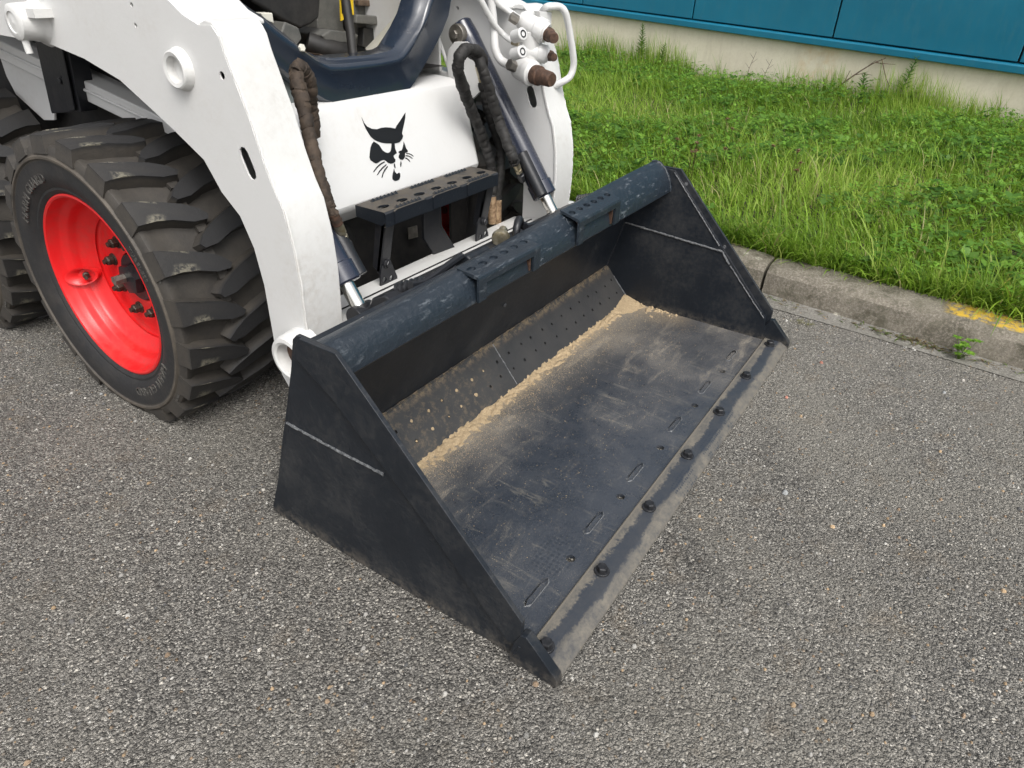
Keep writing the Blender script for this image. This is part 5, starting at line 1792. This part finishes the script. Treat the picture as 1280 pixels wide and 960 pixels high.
# long tufts hanging over the kerb
def tuft(x, y, n, h, label):
    L = Leafer()
    z = gz(x, y)
    for k in range(n):
        a = random.uniform(0, 6.28)
        ln = h * random.uniform(.5, 1.1)
        out = random.uniform(.3, 1.1)
        p = Vector((x + random.uniform(-.05, .05), y + random.uniform(-.07, .07), z - .01))
        col = random.choice([(.14, .26, .03), (.19, .32, .04), (.24, .36, .06), (.38, .36, .08)])
        s_ = Vector((-math.sin(a), math.cos(a), 0)) * .0035
        pts = [p + Vector((math.cos(a), math.sin(a), 0)) * (ln * out * t * t * .8) + Vector((0, 0, ln * (t - .55 * t * t * out))) for t in (0, .33, .66, 1)]
        for i in range(3):
            w0, w1 = 1 - (i / 3) ** 2, 1 - ((i + 1) / 3) ** 2 * .95
            L.v += [tuple(pts[i] - s_ * w0), tuple(pts[i] + s_ * w0), tuple(pts[i + 1] + s_ * w1), tuple(pts[i + 1] - s_ * w1)]
            L.c += [col] * 4
    return tag(L.build('grass_tuft', (x, y, z)), label, 'grass tuft', 'tufts leaning over the kerb')
tuft(2.10, -.56, 90, .24, 'large grass tuft with yellow blades over the yellow paint of the kerb')
tuft(2.20, .32, 46, .18, 'grass tuft behind the joint of the kerb stones next to the bucket')
tuft(2.16, -.02, 40, .17, 'grass tuft behind the unpainted grey kerb stone')
# ---- loose grit, pebbles and dry litter on the asphalt
def pebbles(n, pos, smin, smax, pal):
    V, F, C = [], [], []
    for _ in range(n):
        x, y = pos()
        s_ = random.uniform(smin, smax) * (1 if random.random() < .9 else 1.7)
        a = random.uniform(0, 6.28)
        o = len(V)
        col = random.choice(pal)
        f = random.uniform(.75, 1.2)
        k = 6
        el = random.uniform(.6, 1)
        ring0 = [(x + s_ * math.cos(a + 6.283 * t / k) * random.uniform(.8, 1.1), y + s_ * el * math.sin(a + 6.283 * t / k) * random.uniform(.8, 1.1), .0004) for t in range(k)]
        ring1 = [(x + (p[0] - x) * .62, y + (p[1] - y) * .62, s_ * random.uniform(.55, .8)) for p in ring0]
        V += ring0 + ring1 + [(x, y, s_ * .85)]
        for t in range(k):
            t2 = (t + 1) % k
            F.append((o + t, o + t2, o + k + t2, o + k + t))
            F.append((o + k + t, o + k + t2, o + 2 * k, o + 2 * k))
        C += [tuple(c * f for c in col)] * (2 * k + 1)
    return V, F, C
PAL = [(.22, .215, .20), (.30, .29, .27), (.15, .145, .14), (.40, .39, .36), (.26, .19, .13), (.33, .24, .15), (.10, .10, .10)]
def near_cam():
    while True:
        x, y = random.uniform(-1.2, 2.0), random.uniform(-1.3, 2.2)
        if -.02 < x < 1.6 and -.01 < y < .8: continue
        if .05 < x < 1.5 and .75 < y < 3: continue
        if x > kx(y, -.03): continue
        return x, y
def by_kerb():
    y = random.choice([random.uniform(-.6, .1), random.gauss(-.38, .07), random.uniform(-1.4, 1.5)])
    return kx(y, -.012 - abs(random.gauss(0, .025))), y
V1, F1, C1 = pebbles(5200, near_cam, .0018, .0042, PAL)
V2, F2, C2 = pebbles(420, by_kerb, .002, .006, PAL + [(.12, .09, .05), (.07, .055, .035)])
V3, F3, C3 = pebbles(60, near_cam, .0045, .0075, [(.42, .40, .36), (.50, .36, .22), (.30, .31, .31), (.55, .52, .47), (.42, .20, .15)])
ob = MB()
def tri_mesh(name, sets):
    V, F, C = [], [], []
    for v, f, c in sets:
        o = len(V)
        V += v; C += c
        F += [tuple(i + o for i in (q if q[2] != q[3] else q[:3])) for q in f]
    me = bpy.data.meshes.new(name)
    me.from_pydata(V, [], F)
    tint_attr(me, np.array(C))
    me.materials.append(M['grain'])
    o = bpy.data.objects.new(name, me)
    COL.objects.link(o)
    return o
g_ = kind(tri_mesh('loose_gravel', [(V1, F1, C1), (V2, F2, C2), (V3, F3, C3)]), 'stuff')
g_['label'] = 'loose pebbles and grit lying on the asphalt'
# dry grass litter and moss in the kerb joint
L = Leafer()
for _ in range(420):
    y = random.choice([random.gauss(-.36, .08), random.uniform(-.8, .2)])
    x = kx(y, -.008 - abs(random.gauss(0, .018)))
    a = random.uniform(0, 6.28)
    L.leaf((x, y, .006 + random.uniform(0, .012)), (math.cos(a), math.sin(a), random.uniform(-.1, .25)), random.uniform(.010, .04), random.uniform(.002, .005), random.choice([(.20, .15, .08), (.30, .24, .12), (.10, .07, .04), (.10, .16, .03), (.14, .20, .05)]))
for _ in range(60):
    a = random.uniform(0, 6.28)
    L.leaf((1.80 + random.gauss(0, .012), .00 + random.gauss(0, .02), .004), (math.cos(a), math.sin(a), .5), random.uniform(.01, .025), .002, random.choice([(.28, .26, .10), (.2, .22, .07)]))
kind(L.build('plant_litter', (kx(-.36), -.36, 0)), 'stuff')['label'] = 'dry grass litter along the foot of the kerb'
